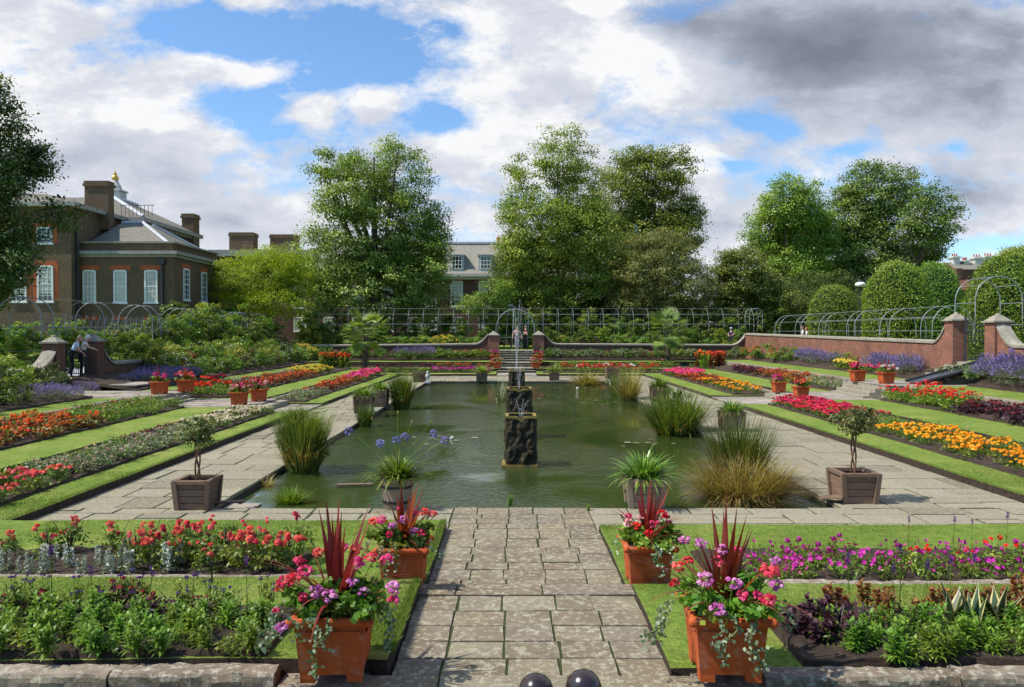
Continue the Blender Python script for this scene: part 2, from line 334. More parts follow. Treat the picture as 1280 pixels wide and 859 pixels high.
    f=lambda n,a,b,c: L(n,[a,b,c],.25,rough=.6,spec=.2,rnd=.12,hue=.012)
    g['coral']=f('coral_petal',(.58,.035,.045),(.80,.08,.085),(.86,.2,.18))
    g['scarlet']=f('scarlet_petal',(.5,.012,.008),(.72,.02,.012),(.8,.06,.02))
    g['orange']=f('orange_petal',(.72,.22,.008),(.84,.36,.012),(.86,.48,.03))
    g['vermil']=f('vermilion_petal',(.55,.05,.012),(.75,.11,.02),(.8,.2,.03))
    g['yellow']=f('yellow_petal',(.7,.45,.03),(.82,.6,.06),(.85,.7,.16))
    g['crimson']=f('crimson_petal',(.45,.008,.04),(.68,.02,.09),(.8,.12,.2))
    g['hotpink']=f('hot_pink_petal',(.65,.025,.13),(.82,.07,.24),(.86,.2,.38))
    g['magenta']=f('magenta_petal',(.35,.008,.2),(.52,.02,.32),(.62,.08,.42))
    g['lilac']=f('lilac_pink_petal',(.48,.08,.38),(.64,.19,.5),(.75,.36,.64))
    g['violet']=f('violet_petal',(.05,.015,.11),(.10,.03,.19),(.18,.08,.3))
    g['lavender']=f('lavender_petal',(.13,.09,.30),(.22,.16,.42),(.32,.26,.52))
    g['blue']=f('agapanthus_petal',(.14,.12,.42),(.24,.22,.55),(.36,.34,.66))
    g['cream']=f('cream_petal',(.55,.46,.3),(.7,.6,.44),(.8,.74,.6))
    g['whitep']=f('white_petal',(.65,.65,.6),(.76,.76,.72),(.82,.82,.8))
    g['palepink']=f('pale_pink_petal',(.6,.22,.22),(.72,.36,.34),(.8,.55,.52))
    g['darkred']=f('dark_red_petal',(.16,.008,.012),(.26,.012,.018),(.36,.03,.03))
mats()
M=MAT
# ================================================================== setting: ground, terraces, pond, paving
def struct(o): o['kind']='structure'; return o
def terrace(name,x0,x1,y0,y1,z,top='lawn',side='soil',base=-.6,step=.0):
    mb=MB(); nx=max(1,int((x1-x0)/.5)); ny=max(1,int((y1-y0)/.5))
    if (nx*ny)>6000: nx=ny=40
    X,Y=np.meshgrid(np.linspace(x0,x1,nx+1),np.linspace(y0,y1,ny+1),indexing='ij')
    Z=z+.012*np.sin(X*1.7+Y*.9)*np.sin(Y*1.3)+rng.normal(0,.003,X.shape); Z=np.minimum(Z,z+.012)
    P=np.stack([X,Y,Z],-1); P[0,:,0]+=rng.normal(0,.007,ny+1); P[-1,:,0]+=rng.normal(0,.007,ny+1)
    mb.quads(np.stack([P[:-1,:-1],P[1:,:-1],P[1:,1:],P[:-1,1:]],2).reshape(-1,4,3),0)
    def skirt(line,flip):
        b=line.copy(); b[:,2]=base
        q=np.stack([line[:-1],b[:-1],b[1:],line[1:]],1)
        mb.quads(q if not flip else q[:,::-1],1)
    skirt(P[0],False); skirt(P[-1],True); skirt(P[:,0],True); skirt(P[:,-1],False)
    return struct(mb.build(name,[M[top],M[side]],smooth=False))
def mound(x0,x1,y0,y1,z,z2=None,n=.06):
    """planting bed: a low uneven hump of earth"""
    mb=MB(); nx=max(3,int((x1-x0)/.14)); ny=max(3,int((y1-y0)/.2)); ny=min(ny,160); nx=min(nx,160)
    ins=lambda a,b,n_: np.concatenate([[a],np.linspace(a+.03,b-.03,n_+1),[b]])
    X,Y=np.meshgrid(ins(x0,x1,nx),ins(y0,y1,ny),indexing='ij'); z2=z if z2 is None else z2
    Z=z+(z2-z)*(X-x0)/(x1-x0)+.05+rng.normal(0,.018,X.shape)
    e=np.ones_like(X); e[0]=e[-1]=0; e[:,0]=e[:,-1]=0; Z=np.where(e>0,Z,z+(z2-z)*(X-x0)/(x1-x0)-.03)
    P=np.stack([X,Y,Z],-1); mb.quads(np.stack([P[:-1,:-1],P[1:,:-1],P[1:,1:],P[:-1,1:]],2).reshape(-1,4,3),0)
    return struct(mb.build('soil',M['soil'],smooth=True))
def slabs(name,mat,x0,x1,y0,y1,z,row=(.45,.7),wid=(.5,.95),gap=.015,along='x',cols=None,jz=.004,base=True):
    mb=MB(); y=y0
    while y<y1-.02:
        r=rng.uniform(*row); 
        if y+r>y1-.2: r=y1-y
        if cols is not None: xs=[c+rng.uniform(-.05,.05) if 0<i<len(cols)-1 else c for i,c in enumerate(cols)]
        else:
            xs=[x0]; first=True
            while xs[-1]<x1-.02:
                w=rng.uniform(*wid)*(rng.uniform(.35,1) if first else 1); first=False
                if xs[-1]+w>x1-.25: w=x1-xs[-1]
                xs.append(xs[-1]+w)
        for a,b in zip(xs[:-1],xs[1:]):
            subs=[(y,y+r)]
            if cols is None and rng.random()<.16: m_=y+r*rng.uniform(.4,.6); subs=[(y,m_),(m_,y+r)]
            for c,d in subs:
                g=gap*rng.uniform(.5,1.5); t=rng.random(); dz=rng.normal(0,jz,1)[0]
                q=np.array([(a+g,c+g,0),(b-g,c+g,0),(b-g,d-g,0),(a+g,d-g,0)])+np.r_[rng.normal(0,.0035,(4,2)).T,[[0]*4]].T
                q[:,2]=z+dz+rng.normal(0,.002,4); lo=q.copy(); lo[:,2]=z-.06
                ctr=q.mean(0); inn=ctr+(q-ctr)*(1-.018); inn[:,2]=q[:,2]; q2=q.copy(); q2[:,2]-=.005
                V=np.concatenate([inn,q2,lo])
                mb.add(V,[0,1,2,3, 0,4,5,1, 1,5,6,2, 2,6,7,3, 3,7,4,0, 4,8,9,5, 5,9,10,6, 6,10,11,7, 7,11,8,4],[4]*9,0,t)
        y+=r
    if base: mb.quads([[(x0,y0,z-.012),(x1,y0,z-.012),(x1,y1,z-.012),(x0,y1,z-.012)]],1)
    o=mb.build(name,[M[mat],M['joint']]); return struct(o)
def stone_kerb(p0,p1,w,h,label,group='stone kerbs edging the flower beds',round_=True,name='stone_kerb'):
    """a row of weathered edging stones from p0 to p1"""
    p0=np.array(p0,float); p1=np.array(p1,float); L=np.linalg.norm(p1-p0); d=(p1-p0)/L; s=np.array([d[1],-d[0],0])
    mb=MB(); t=0
    prof=[(-.5,-.25),(-.51,.2),(-.5,.6),(-.47,.82),(-.40,.95),(-.2,1),(.2,1.0),(.40,.95),(.47,.82),(.5,.6),(.51,.2),(.5,-.25)]
    while t<L-.01:
        l=min(rng.uniform(.9,1.7),L-t); 
        if L-t-l<.3: l=L-t
        n=max(2,int(l/.07)); tt=np.linspace(t+.006,t+l-.006,n+1)
        jit=rng.normal(0,.012,2); col=rng.random()
        R=[]
        for q in tt:
            R.append([p0+d*q+s*(a*w+jit[0]*.5+rng.normal(0,.005))+np.array([0,0,b*h+(jit[1]*.4+rng.normal(0,.005) if b>0 else 0)]) for a,b in prof])
        R=np.array(R); k=len(prof)
        mb.quads(np.stack([R[:-1,:-1],R[:-1,1:],R[1:,1:],R[1:,:-1]],2)[...,::-1,:].reshape(-1,4,3),0,col)
        mb.poly(R[0],0,col); mb.poly(R[-1][::-1],0,col)
        t+=l
    o=mb.build(name,M['kerb'],smooth=True); tag(o,label,'stone kerb',group); o['kind']='thing'; return o

PX0,PX1=-4.5,4.95; PY0,PY1=11.62,41.7      # pond
CL,CR=-6.75,7.9                            # outer edge of the paving
LX=(-16.5,17.3); FY=57.0                   # garden walls
LP=(24.5,27.6); RP=(27.2,30.9)             # side cross paths
# far ground, as four sheets round the sunk garden, out to the horizon
mb=MB()
for a,b in (((-900,-60),(LX[0]-.4,900)),((LX[1]+.4,-60),(900,900)),((LX[0]-.4,FY+.4),(LX[1]+.4,900))):
    mb.quads([[(a[0],a[1],1.27),(b[0],a[1],1.27),(b[0],b[1],1.27),(a[0],b[1],1.27)]])
struct(mb.build('ground',M['lawn']))
mb=MB(); mb.quads([[(LX[0]-.5,-3,-.5),(LX[1]+.5,-3,-.5),(LX[1]+.5,FY+.5,-.5),(LX[0]-.5,FY+.5,-.5)]]); 
struct(mb.build('ground',M['soil']))
mb=MB(); mb.bx((LX[0]-.4,-60,-.6),(LX[1]+.4,2.6,1.04)); struct(mb.build('terrace_ground',M['gravel']))
for i in range(4): 
    mb=MB(); mb.bx((-.86,2.6+i*.38,-.4),(1.13,2.98+i*.38,1.04-.165*(i+1))); struct(mb.build('step_path',M['path']))
# pond: walls, water
mb=MB()
t=.45
for a,b in (((PX0-t,PY0-t,-1),(PX0,PY1+t,-.065)),((PX1,PY0-t,-1),(PX1+t,PY1+t,-.065)),((PX0,PY0-t,-1),(PX1,PY0,-.065)),((PX0,PY1,-1),(PX1,PY1+t,-.065))): mb.bx(a,b)
struct(mb.build('pond_wall',solid('wet_stone',[(.03,.028,.018),(.075,.07,.045)],scale=8,rough=.6)))
mb=MB(); n=60
mb.quads([[(PX0-.01,PY0-.01,-.12),(PX1+.01,PY0-.01,-.12),(PX1+.01,PY1+.01,-.12),(PX0-.01,PY1+.01,-.12)]]); struct(mb.build('pond_water',M['water']))
mb=MB(); mb.bx((PX0+.02,PY0+.02,-.4),(PX0+1.25,PY0+.28,-.085)); mb.bx((PX0+.02,PY0+.28,-.4),(PX0+.5,PY0+.75,-.095)); struct(mb.build('pond_shelf_path',M['gravel']))
# paving round the pond
slabs('paving','slab',CL,PX0,PY0,PY1,0.0,(.55,.95),(.5,.95))
slabs('paving','slab',PX1,CR,PY0,PY1,0.0,(.55,.95),(.5,.95))
slabs('paving','slab',CL,-.86,10.12,PY0,0.0,(.4,.62),(.5,1.0))
slabs('paving','slab',1.13,CR+3,10.12,PY0,0.0,(.4,.62),(.5,1.0))
slabs('paving','slab',CL,CR,PY1,46.5,0.0,(.55,.8),(.6,1.0))
# central path, falling in two levels to the pond
cols=[-.86,-.47,-.07,.35,.74,1.13]
slabs('path','path',-.86,1.13,10.02,PY0,0.006,(.27,.37),cols=cols,gap=.008,jz=.0015)
slabs('path','path',-.86,1.13,7.42,10.02,0.085,(.27,.37),cols=cols,gap=.008,jz=.002)
slabs('path','path',-.86,1.13,5.42,7.12,0.215,(.27,.36),cols=cols,gap=.008,jz=.002)
slabs('step_path','path',-.92,1.19,7.12,7.42,0.225,(.3,.3),wid=(.8,1.1),gap=.008)
slabs('step_path','path',-1.1,1.36,4.1,5.42,0.235,(.6,.7),wid=(.8,1.1),gap=.01)
mb=MB(); mb.bx((-.86,4.1,-.5),(1.13,7.4,.15)); mb.bx((-.86,7.4,-.5),(1.13,10.02,.02)); struct(mb.build('path_bed',M['joint']))
# front lawns and beds
for s,(x0,x1) in (('l',(-12.,-.86)),('r',(1.13,13.))):
    e=.115 if s=='l' else .05
    terrace('lawn',x0,x1,7.3,10.1,.085+e*.9); terrace('lawn',x0,x1,5.45,7.3,.215+e)
    terrace('lawn',x0 if s=='l' else x1-11,(-1.1 if s=='l' else x1),3.0,5.2,.2) if s=='l' else terrace('lawn',1.36,x1,3.0,5.2,.2)
ZA_,ZB_=.33,.19
mound(-9,-1.72,5.46,6.45,ZA_-.005); mound(-9,-2.15,7.5,8.7,ZB_); mound(2.05,9.5,5.46,6.55,.27); mound(2.0,10.5,7.5,8.85,.13)
stone_kerb((-9,5.35,.17),(-1.62,5.35,.17),.2,.14,'thick lichen and moss covered kerb along the bottom of the purple bed')
stone_kerb((1.72,5.35,.16),(10,5.35,.16),.2,.14,'thick mossy kerb in front of the variegated agaves and purple coleus')
stone_kerb((-9,7.4,.19),(-1.6,7.4,.19),.15,.12,'thin grey kerb between the mown lawn and the coral rose bed')
stone_kerb((1.75,7.4,.14),(10.5,7.4,.14),.15,.12,'thin grey kerb below the magenta petunia bed')
stone_kerb((-1.6,5.36,.1),(-1.0,5.36,.1),.5,.13,'short stone plinth under the front pot beside the path',None,name='stone_plinth')['label']='short stone plinth under the large front pot left of the path'
stone_kerb((1.25,5.36,.1),(1.75,5.36,.1),.5,.13,'short stone plinth under the large front pot right of the path',None,name='stone_plinth')
# side terraces
def side(sg,edges,zs,path,yend):
    """edges: curb, bed near, kerb, terrace 2, bed 2 near, kerb 2, terrace 3, border, wall"""
    e=edges; sx=lambda a,b:(min(a,b),max(a,b))
    for y0,y1 in ((10.16 if sg<0 else 10.9,path[0]),(path[1],yend[0])):
        terrace('lawn',*sx(e[0],e[2]),y0,y1,zs[0])
        mound(*sx(e[1],e[2]-sg*.12),y0+.2,y1-.25,zs[0])
        stone_kerb((e[2],y0,zs[0]),(e[2],y1,zs[0]),.16,.1,'')
        SIDEK.append((sg,0,y0))
    for y0,y1 in ((10.16,path[0]),(path[1],yend[1])):
        terrace('lawn',*sx(e[3],e[5]),y0,y1,zs[1])
        a,b=sx(e[4],e[5]-sg*.12); za,zb=zs[1],zs[1]+(zs[2]-zs[1])*.45
        mound(a,b,y0+.2,y1-.25,*((za,zb) if sg>0 else (zb,za)))
        stone_kerb((e[5],y0,zs[1]+.1),(e[5],y1,zs[1]+.1),.16,zs[2]-zs[1]-.08,'')
        SIDEK.append((sg,1,y0))
    for y0,y1 in ((10.16,path[0]),(path[1],yend[2])):
        terrace('lawn',*sx(e[6],e[7]),y0,y1,zs[2])
        a,b=sx(e[7],e[8]); mound(a,b,y0,y1,*((zs[2],zs[3]) if sg>0 else (zs[3],zs[2])))
    # cross path and its steps
    slabs('path','gravel',*sx(e[0],e[3]-sg*.9),path[0]+.0,path[1],zs[0]-.06,(.5,.7))
    slabs('step_path','gravel',*sx(e[3]-sg*.9,e[3]-sg*.55),path[0]+.35,path[1]-.35,zs[0]+.09,(.8,1.2))
    mb=MB(); mb.bx((e[3]-sg*.9,path[0],-.5),(e[8],path[1],zs[1]-.05)); 
    mb.bx((e[6]-sg*.75,path[0],-.4),(e[8],path[1],zs[2]-.05)); nst=2 if zs[2]-zs[1]<.35 else 3
    for k in range(1,nst+1): mb.bx((e[6]-sg*(.75+.22*k),path[0]+.45+.002*k,-.4),(e[6]-sg*(.74+.22*(k-1)),path[1]-.45-.002*k,zs[2]-(zs[2]-zs[1])*k/(nst+.6)))
    struct(mb.build('step_path',M['path_step']))
    slabs('path','gravel',*sx(e[3]-sg*.55,e[6]-sg*1.05),path[0],path[1],zs[1],(.5,.7))
    slabs('path','gravel',*sx(e[6]-sg*.75,e[8]),path[0],path[1],zs[2],(.5,.7))
SIDEK=[]
M['path_step']=slabmat('step_stone',[(.25,.22,.17),(.33,.30,.23)],(.42,.39,.3),(.17,.14,.1))
LE=[CL,-7.4,-8.75,-8.85,-10.2,-12.1,-12.2,-13.2,-16.5]; LZ=[.12,.27,.55,.95]
RE=[CR,8.85,10.7,10.95,12.75,13.8,13.9,15.9,17.3]; RZ=[.12,.27,.75,1.2]
k0=len([o for o in bpy.data.objects if o.name.startswith('stone_kerb')])
slabs('path','gravel',-16.1,-13.4,27.7,29.7,.74,(.5,.7)); side(-1,LE,LZ,LP,(46.5,49.8,52.5)); side(1,RE,RZ,RP,(46.5,49.8,52.5))
sk=[o for o in bpy.data.objects if o.name.startswith('stone_kerb') and not o.get('label')]
txt=['long thin kerb behind the coral and grey bed on the left side','thin kerb behind the red and pink bed far down the left side','kerb behind the orange red begonia bed on the left side','kerb behind the scarlet and yellow bed far along the left side',
     'long thin kerb behind the marigold bed on the right side','thin kerb behind the small far marigold bed','kerb behind the red flowered bed on the right side','kerb behind the dark purple leaved bed on the right']
for o,t in zip(sk,txt): o['label']=t
# far end, rising in three lawns to the end wall
FX=(-.96,1.5)
for x0,x1 in ((LE[2],FX[0]),(FX[1],RE[2])): terrace('lawn',x0,x1,46.5,49.8,.12); mound(x0+.4,x1-.4,47.6,49.3,.12)
for x0,x1 in ((LE[5],FX[0]),(FX[1],RE[5])): terrace('lawn',x0,x1,49.8,52.5,.3); mound(x0+.4,x1-.4,50.9,52.2,.3)
for x0,x1 in ((LX[0],FX[0]),(FX[1],LX[1])): terrace('lawn',x0,x1,52.5,54.4,.62); terrace('border_ground',x0,x1,54.4,FY,.72,top='soil')
slabs('path','gravel',FX[0],FX[1],46.5,49.6,.04,(.5,.7))
for i,(y0,y1,z) in enumerate(((49.6,50.0,.16),(50.0,52.0,.3),(52.0,52.4,.43),(52.4,54.0,.57),(54.0,54.5,.72),(54.5,55.0,.87),(55.0,55.5,1.02),(55.5,56.0,1.15),(56.0,58.6,1.28))):
    slabs('step_path','gravel',FX[0],FX[1],y0,y1,z,(.6,1.2)); mb=MB(); mb.bx((FX[0],y0+.01,-.4),(FX[1],y1,z-.035)); struct(mb.build('step_path_base',M['joint']))

# ================================================================== garden walls, pillars, gates
def wall(name,p0,p1,z0,ztop,label,mat='brick_red',th=.4,ends=()):
    """brick wall with stone coping; ztop may differ at its two ends; ends sweep up to the pillars"""
    root=empty(name,(p0[0],p0[1],0),label=label,cat='garden wall',group='low brick walls round the sunken garden'); root['kind']='thing'
    p0=np.array(p0,float); p1=np.array(p1,float); L=np.linalg.norm(p1-p0); d=(p1-p0)/L; s=np.array([-d[1],d[0]]); org=p0.copy()
    def P(t,off,z): q=p0+d*t+s*off-org; return (q[0],q[1],z)
    ts=[0]; zt=lambda t: ztop[0]+(ztop[1]-ztop[0])*t/L
    prof=[]
    n=24
    for i in range(n+1):
        t=L*i/n; prof.append((t,zt(t)))
    for e in ends:       # swept shoulder of about 1 m
        te=0 if e[0]==0 else L
        prof=[(t,z) for t,z in prof if abs(t-te)>1.0]
        for k in range(7):
            u=k/6; prof.append((abs(te-u*1.0),zt(te)+e[1]*(1-u)**2))
    prof.sort()
    mb=MB(); cp=MB()
    for (t0,a),(t1,b) in zip(prof[:-1],prof[1:]):
        if t1-t0<1e-6: continue
        for off,fl in ((th/2,1),(-th/2,0)):
            q=[P(t0,off,z0),P(t1,off,z0),P(t1,off,b),P(t0,off,a)]; mb.poly(q if not fl else q[::-1])
        h=.09; o2=th/2+.05
        A=[P(t0,-o2,a),P(t0,o2,a),P(t0,o2,a+h),P(t0,.0,a+h+.05),P(t0,-o2,a+h)]; B=[P(t1,-o2,b),P(t1,o2,b),P(t1,o2,b+h),P(t1,0,b+h+.05),P(t1,-o2,b+h)]
        for k in range(5): cp.poly([A[k],A[(k+1)%5],B[(k+1)%5],B[k]],0,rng.random())
    for t,z in (prof[0],prof[-1]): mb.poly([P(t,-th/2,z0),P(t,th/2,z0),P(t,th/2,z),P(t,-th/2,z)])
    mb.build('brickwork',M[mat],root); cp.build('coping',M['coping'],root); return root
def pillar(x,y,z0,z1,w,label,mat='brick_red',group='brick gate pillars with stone caps'):
    r=empty('gate_pillar',(x,y,z0),label=label,cat='gate pillar',group=group); h=z1-z0
    mb=MB(); mb.box((0,0,h*.44),(w,w,h*.88)); mb.box((0,0,.1),(w+.1,w+.1,.2)); mb.build('shaft',M[mat],r)
    mb=MB(); mb.box((0,0,h*.88+.03),(w+.16,w+.16,.06),0,.6); mb.box((0,0,h*.94+.03),(w+.13,w+.13,h*.12),0,.4,top=.28); mb.lathe([(.0,h+.0),(w*.16,h+.03),(w*.12,h+.09),(.0,h+.11)],k=10); mb.build('cap',M['coping'],r)
    return r
wl,wr=LX
GL=(28.0,30.7); GR=(27.7,30.3)
wall('garden_wall',(wl,-2),(wl,GL[0]-.3),0,(1.3,1.3),'low brick wall running from the left gate towards the viewer','brick_shaded',ends=((1,.55),))
wall('garden_wall',(wl,GL[1]+.3),(wl,FY+.2),0,(1.3,1.42),'dark low brick wall behind the lavender right of the left gate','brick_shaded',ends=((0,.6),))
wall('garden_wall',(wl+.2,FY+.2),(-1.75,FY+.2),0,(1.55,1.68),'end wall left of the far steps with flowers before it','brick_shaded',ends=((1,.75),))
wall('garden_wall',(2.35,FY+.2),(wr-.2,FY+.2),0,(1.68,1.6),'end wall right of the far steps behind green planting','brick_shaded',ends=((0,.75),(1,.7)))
wall('garden_wall',(wr,GR[1]+.3),(wr,FY+.2),0,(2.17,2.42),'long sunlit red brick wall behind the right hand borders','brick_red',ends=((0,.75),))
wall('garden_wall',(wr,-2),(wr,GR[0]-.3),0,(2.1,2.1),'red brick wall right of the iron gate above the lavender','brick_red',ends=((1,.7),))
pillar(wl,GL[0],.8,2.42,.52,'left gate pillar nearest the viewer, beside the bending couple','brick_shaded')
pillar(wl,GL[1],.8,2.46,.52,'left gate pillar standing beyond the bending couple, lavender at its foot','brick_shaded')
pillar(wr,GR[0],1.3,3.2,.58,'red brick pillar right of the iron gate')
pillar(wr,GR[1],1.3,3.3,.58,'red brick pillar left of the iron gate at the top of the ramp')
pillar(-1.35,FY+.1,.7,2.6,.8,'brick pillar left of the couple on the far steps')
pillar(1.95,FY+.1,.7,2.62,.8,'brick pillar right of the couple on the far steps')
# gate thresholds and steps through the side walls
mb=MB(); mb.bx((wl-.5,GL[0],.2),(wl+.6,GL[1],.9)); mb.bx((wl+.6,GL[0]+.3,.2),(wl+1.0,GL[1]-.3,.73)); struct(mb.build('step_path',M['coping']))
mb=MB()
for i in range(4): mb.bx((wr-1.55+.35*i,GR[0]+.5+.01*i,.2),(wr-1.2+.35*i,GR[1]-.02*i,.9+.16*i))
mb.bx((wr-.15,GR[0],.2),(wr+.6,GR[1],1.5)); struct(mb.build('step_path',M['coping']))
# ramp laid over the right steps
r=empty('access_ramp',(wr-1.0,GR[0]+.55,.78),label='black portable ramp laid over the steps up to the iron gate',cat='ramp'); mb=MB()
a,b=np.array((-1.75,-.05,.02)),np.array((1.15,-.05,.80))
mb.quads([[a+(0,-.5,0),b+(0,-.5,0),b+(0,.5,0),a+(0,.5,0)],[a+(0,.5,-.07),b+(0,.5,-.07),b+(0,-.5,-.07),a+(0,-.5,-.07)]]); mb.build('deck',M['ramp'],r)
for sg in (-1,1): mb=MB(); mb.tube([a+(0,.53*sg,.03),b+(0,.53*sg,.03),b+(.45,.53*sg,.03)],.05,6); mb.build('side_rail',M['iron'],r)
mb=MB(); mb.quads([[b+(0,-.5,0),b+(.45,-.5,0),b+(.45,.5,0),b+(0,.5,0)]]); mb.build('top_plate',M['iron'],r)
def iron_gate(x,y,z,L,h,rz,label):
    r=empty('iron_gate',(x,y,z),rz,label=label,cat='gate',group='iron garden gates'); 
    mb=MB()
    for u in (0,L): mb.box((u,0,h/2),(.07,.06,h))
    for v in (.12,.45*h,h*.8): mb.box((L/2,0,v),(L,.03,.035))
    mb.build('gate_frame',M['iron'],r); mb=MB()
    for i in range(1,10): mb.tube([(L*i/10,0,.05),(L*i/10,0,h*(.86+.12*math.sin(PI*i/10)))],.014,5)
    mb.build('bar',M['iron'],r); mb=MB()
    for i in range(3):
        for sg in (-1,1):
            th_=np.linspace(0,2.2*PI,18); rr=.16*(1-th_/9); mb.tube(np.stack([L*(i+.5)/3+sg*.1+sg*rr*np.cos(th_),0*th_,h*.62+rr*np.sin(th_)],1),.014,5)
    mb.build('scrollwork',M['iron'],r); return r
iron_gate(wr+.12,GR[1]-.42,1.5,1.15,1.75,-.75,'black wrought iron gate standing open between the red brick pillars')
iron_gate(wl-.05,GL[1]-.45,.9,1.0,1.3,PI-.25,'dark iron gate swung open behind the bending couple')
# near gate whose ball finials show at the bottom edge
r=empty('iron_gate',(.119,1.92,1.012),label='low gate at the bottom edge with two dark ball finials',cat='gate')
for dx,z in ((-.059,.733),(.059,.743)):
    mb=MB(); mb.lathe([(0,z+.045),(.014,z+.0427),(.027,z+.036),(.038,z+.024),(.0445,z+.007),(.0445,z-.007),(.038,z-.024),(.027,z-.036),(.016,z-.042),(.016,z-.06),(.024,z-.066),(.024,z-.078),(.014,z-.084)][::-1],(dx,0,0),28); mb.build('finial',M['finial'],r,smooth=True)
    mb=MB(); mb.box((dx,0,(z-.08)/2),(.034,.034,z-.08)); mb.build('stile',M['iron'],r)
for sg in (-1,1):
    mb=MB(); 
    for v in (.12,.5): mb.box((sg*.55,0,v),(.92,.025,.03))
    for i in range(8): mb.tube([(sg*(.14+.115*i),0,.06),(sg*(.14+.115*i),0,.56)],.008,5)
    mb.build('gate_leaf',M['iron'],r)

# ================================================================== palace
def window(parent,x,z,w,h,y,side=False,sunk=.1,pane='blind',red=False,nx=3,nz=6,half=False):
    """sash window in a wall facing the viewer (or facing +X when side) with frame, pane, sill"""
    def T(mbx,a,b,mat=0,t=.5):
        if side: mbx.bx((y-a[1],a[0],a[2]),(y-b[1],b[0],b[2]),mat,t)
        else: mbx.bx((a[0],y+a[1],a[2]),(b[0],y+b[1],b[2]),mat,t)
    f=MB(); g=.05
    x0,x1,z0,z1=x-w/2,x+w/2,z-h/2,z+h/2
    T(f,(x0-g,-.07,z0),(x0+.05,0,z1)); T(f,(x1-.05,-.07,z0),(x1+g,0,z1)); T(f,(x0+.05,-.068,z1-.06),(x1-.05,0,z1+g)); T(f,(x0+.05,-.068,z0),(x1-.05,0,z0+.06)); T(f,(x0+.05,-.05,z-.03),(x1-.05,0,z+.03))
    for i in range(1,nx): u=x0+w*i/nx; T(f,(u-.014,-.04,z0+.06),(u+.014,0,z1-.06))
    for i in range(1,nz):
        if i*2==nz: continue
        v=z0+h*i/nz; T(f,(x0+.05,-.038,v-.014),(x1-.05,0,v+.014))
    fo=f.build('window_frame',M['white'],parent)
    p=MB()
    if half: T(p,(x0,-.02,z0+h*.22),(x1,-.004,z1),0); T(p,(x0,-.02,z0),(x1,-.004,z0+h*.22),1)
    else: T(p,(x0,-.02,z0),(x1,-.004,z1),0)
    p.build('pane',[M[pane],M['glass']],fo)
    s=MB(); T(s,(x0-.12,-.1,z0-.1),(x1+.12,-.0,z0-.005)); s.build('sill',M['white'],fo)
    if red:
        q=MB(); T(q,(x0-.3,-.012,z1+.06),(x1+.3,-.001,z1+.36)); 
        if red>1: T(q,(x0-.36,-.011,z0),(x0-.06,-.001,z1+.06)); T(q,(x1+.06,-.011,z0),(x1+.36,-.001,z1+.06))
        q.build('brick_arch',M['rubbed'],fo)
    return fo
def hip(mb,x0,x1,y0,y1,z,zr,rx0,rx1,ry0,ry1,mat=0):
    a=[(x0,y0,z),(x1,y0,z),(x1,y1,z),(x0,y1,z)]; b=[(rx0,ry0,zr),(rx1,ry0,zr),(rx1,ry1,zr),(rx0,ry1,zr)]
    for i in range(4): mb.poly([a[i],a[(i+1)%4],b[(i+1)%4],b[i]],mat,rng.random())
    mb.poly(b,mat)
def lead_hip(p,q,parent,r=.12,name='lead_hip'):
    mb=MB(); mb.tube([p,q],r,6); return mb.build(name,M['lead'],parent)
# --- wing in front
Y0=52.0; xr=XA(218,Y0); xl=XA(92,Y0); zc=ZA(319,Y0); zp=ZA(304,Y0); y1=60.0
wing=empty('palace_wing',(0,0,0),label='lower brown brick wing with white cornice and three tall pale windows',cat='building')
mb=MB(); mb.bx((xl,Y0,1),(xr,y1,zc)); mb.bx((xl,Y0+.12,zc),(xr-.12,y1-.1,zp)); mb.build('wall',M['brick_brown'],wing)
mb=MB(); mb.bx((xl,Y0-.36,zc+.05),(xr+.36,y1+.3,zc+.26)); mb.bx((xl,Y0-.16,zc-.14),(xr+.16,y1+.2,zc+.045)); mb.build('cornice',M['stone_grey'],wing)
mb=MB(); mb.bx((xl,Y0-.02,zp),(xr+.04,Y0+.4,zp+.12)); mb.bx((xr-.36,Y0+.4,zp),(xr+.04,y1,zp+.12)); mb.build('parapet_coping',M['coping'],wing)
zr=ZA(280,56); mb=MB(); hip(mb,xl+.3,xr-.5,Y0+.6,y1-.4,zp-.1,zr,XA(159,56),XA(184,56),55.4,57.0); mb.build('roof',M['slate'],wing)
lead_hip((xr-.5,Y0+.6,zp-.05),(XA(184,56),55.4,zr+.03),wing); lead_hip((XA(159,56),55.4,zr),(XA(184,56),55.4,zr+.03),wing); lead_hip((xr-.5,y1-.4,zp-.05),(XA(184,56),57,zr+.03),wing)
for px in (112.5,151,189.5):
    zt,zb=ZA(338.5,Y0),ZA(378,Y0); window(wing,XA(px,Y0),(zt+zb)/2,.78,zt-zb,Y0,red=1)
    q=MB(); q.bx((XA(px,Y0)-.55,Y0-.012,ZA(400,Y0)),(XA(px,Y0)+.55,Y0-.001,ZA(395.5,Y0))); q.build('basement_arch',M['rubbed'],wing)
for yy in (53.9,57.0): zt,zb=ZA(337,54),ZA(375,54); window(wing,yy,(zt+zb)/2,.9,zt-zb,xr,side=True,pane='glass',red=1)
mb=MB(); mb.tube([(xr-.75,Y0-.1,1.2),(xr-.75,Y0-.1,zc-.4)],.09,8); mb.box((xr-.75,Y0-.12,zc-.45),(.42,.2,.3)); mb.build('drainpipe',M['iron'],wing)
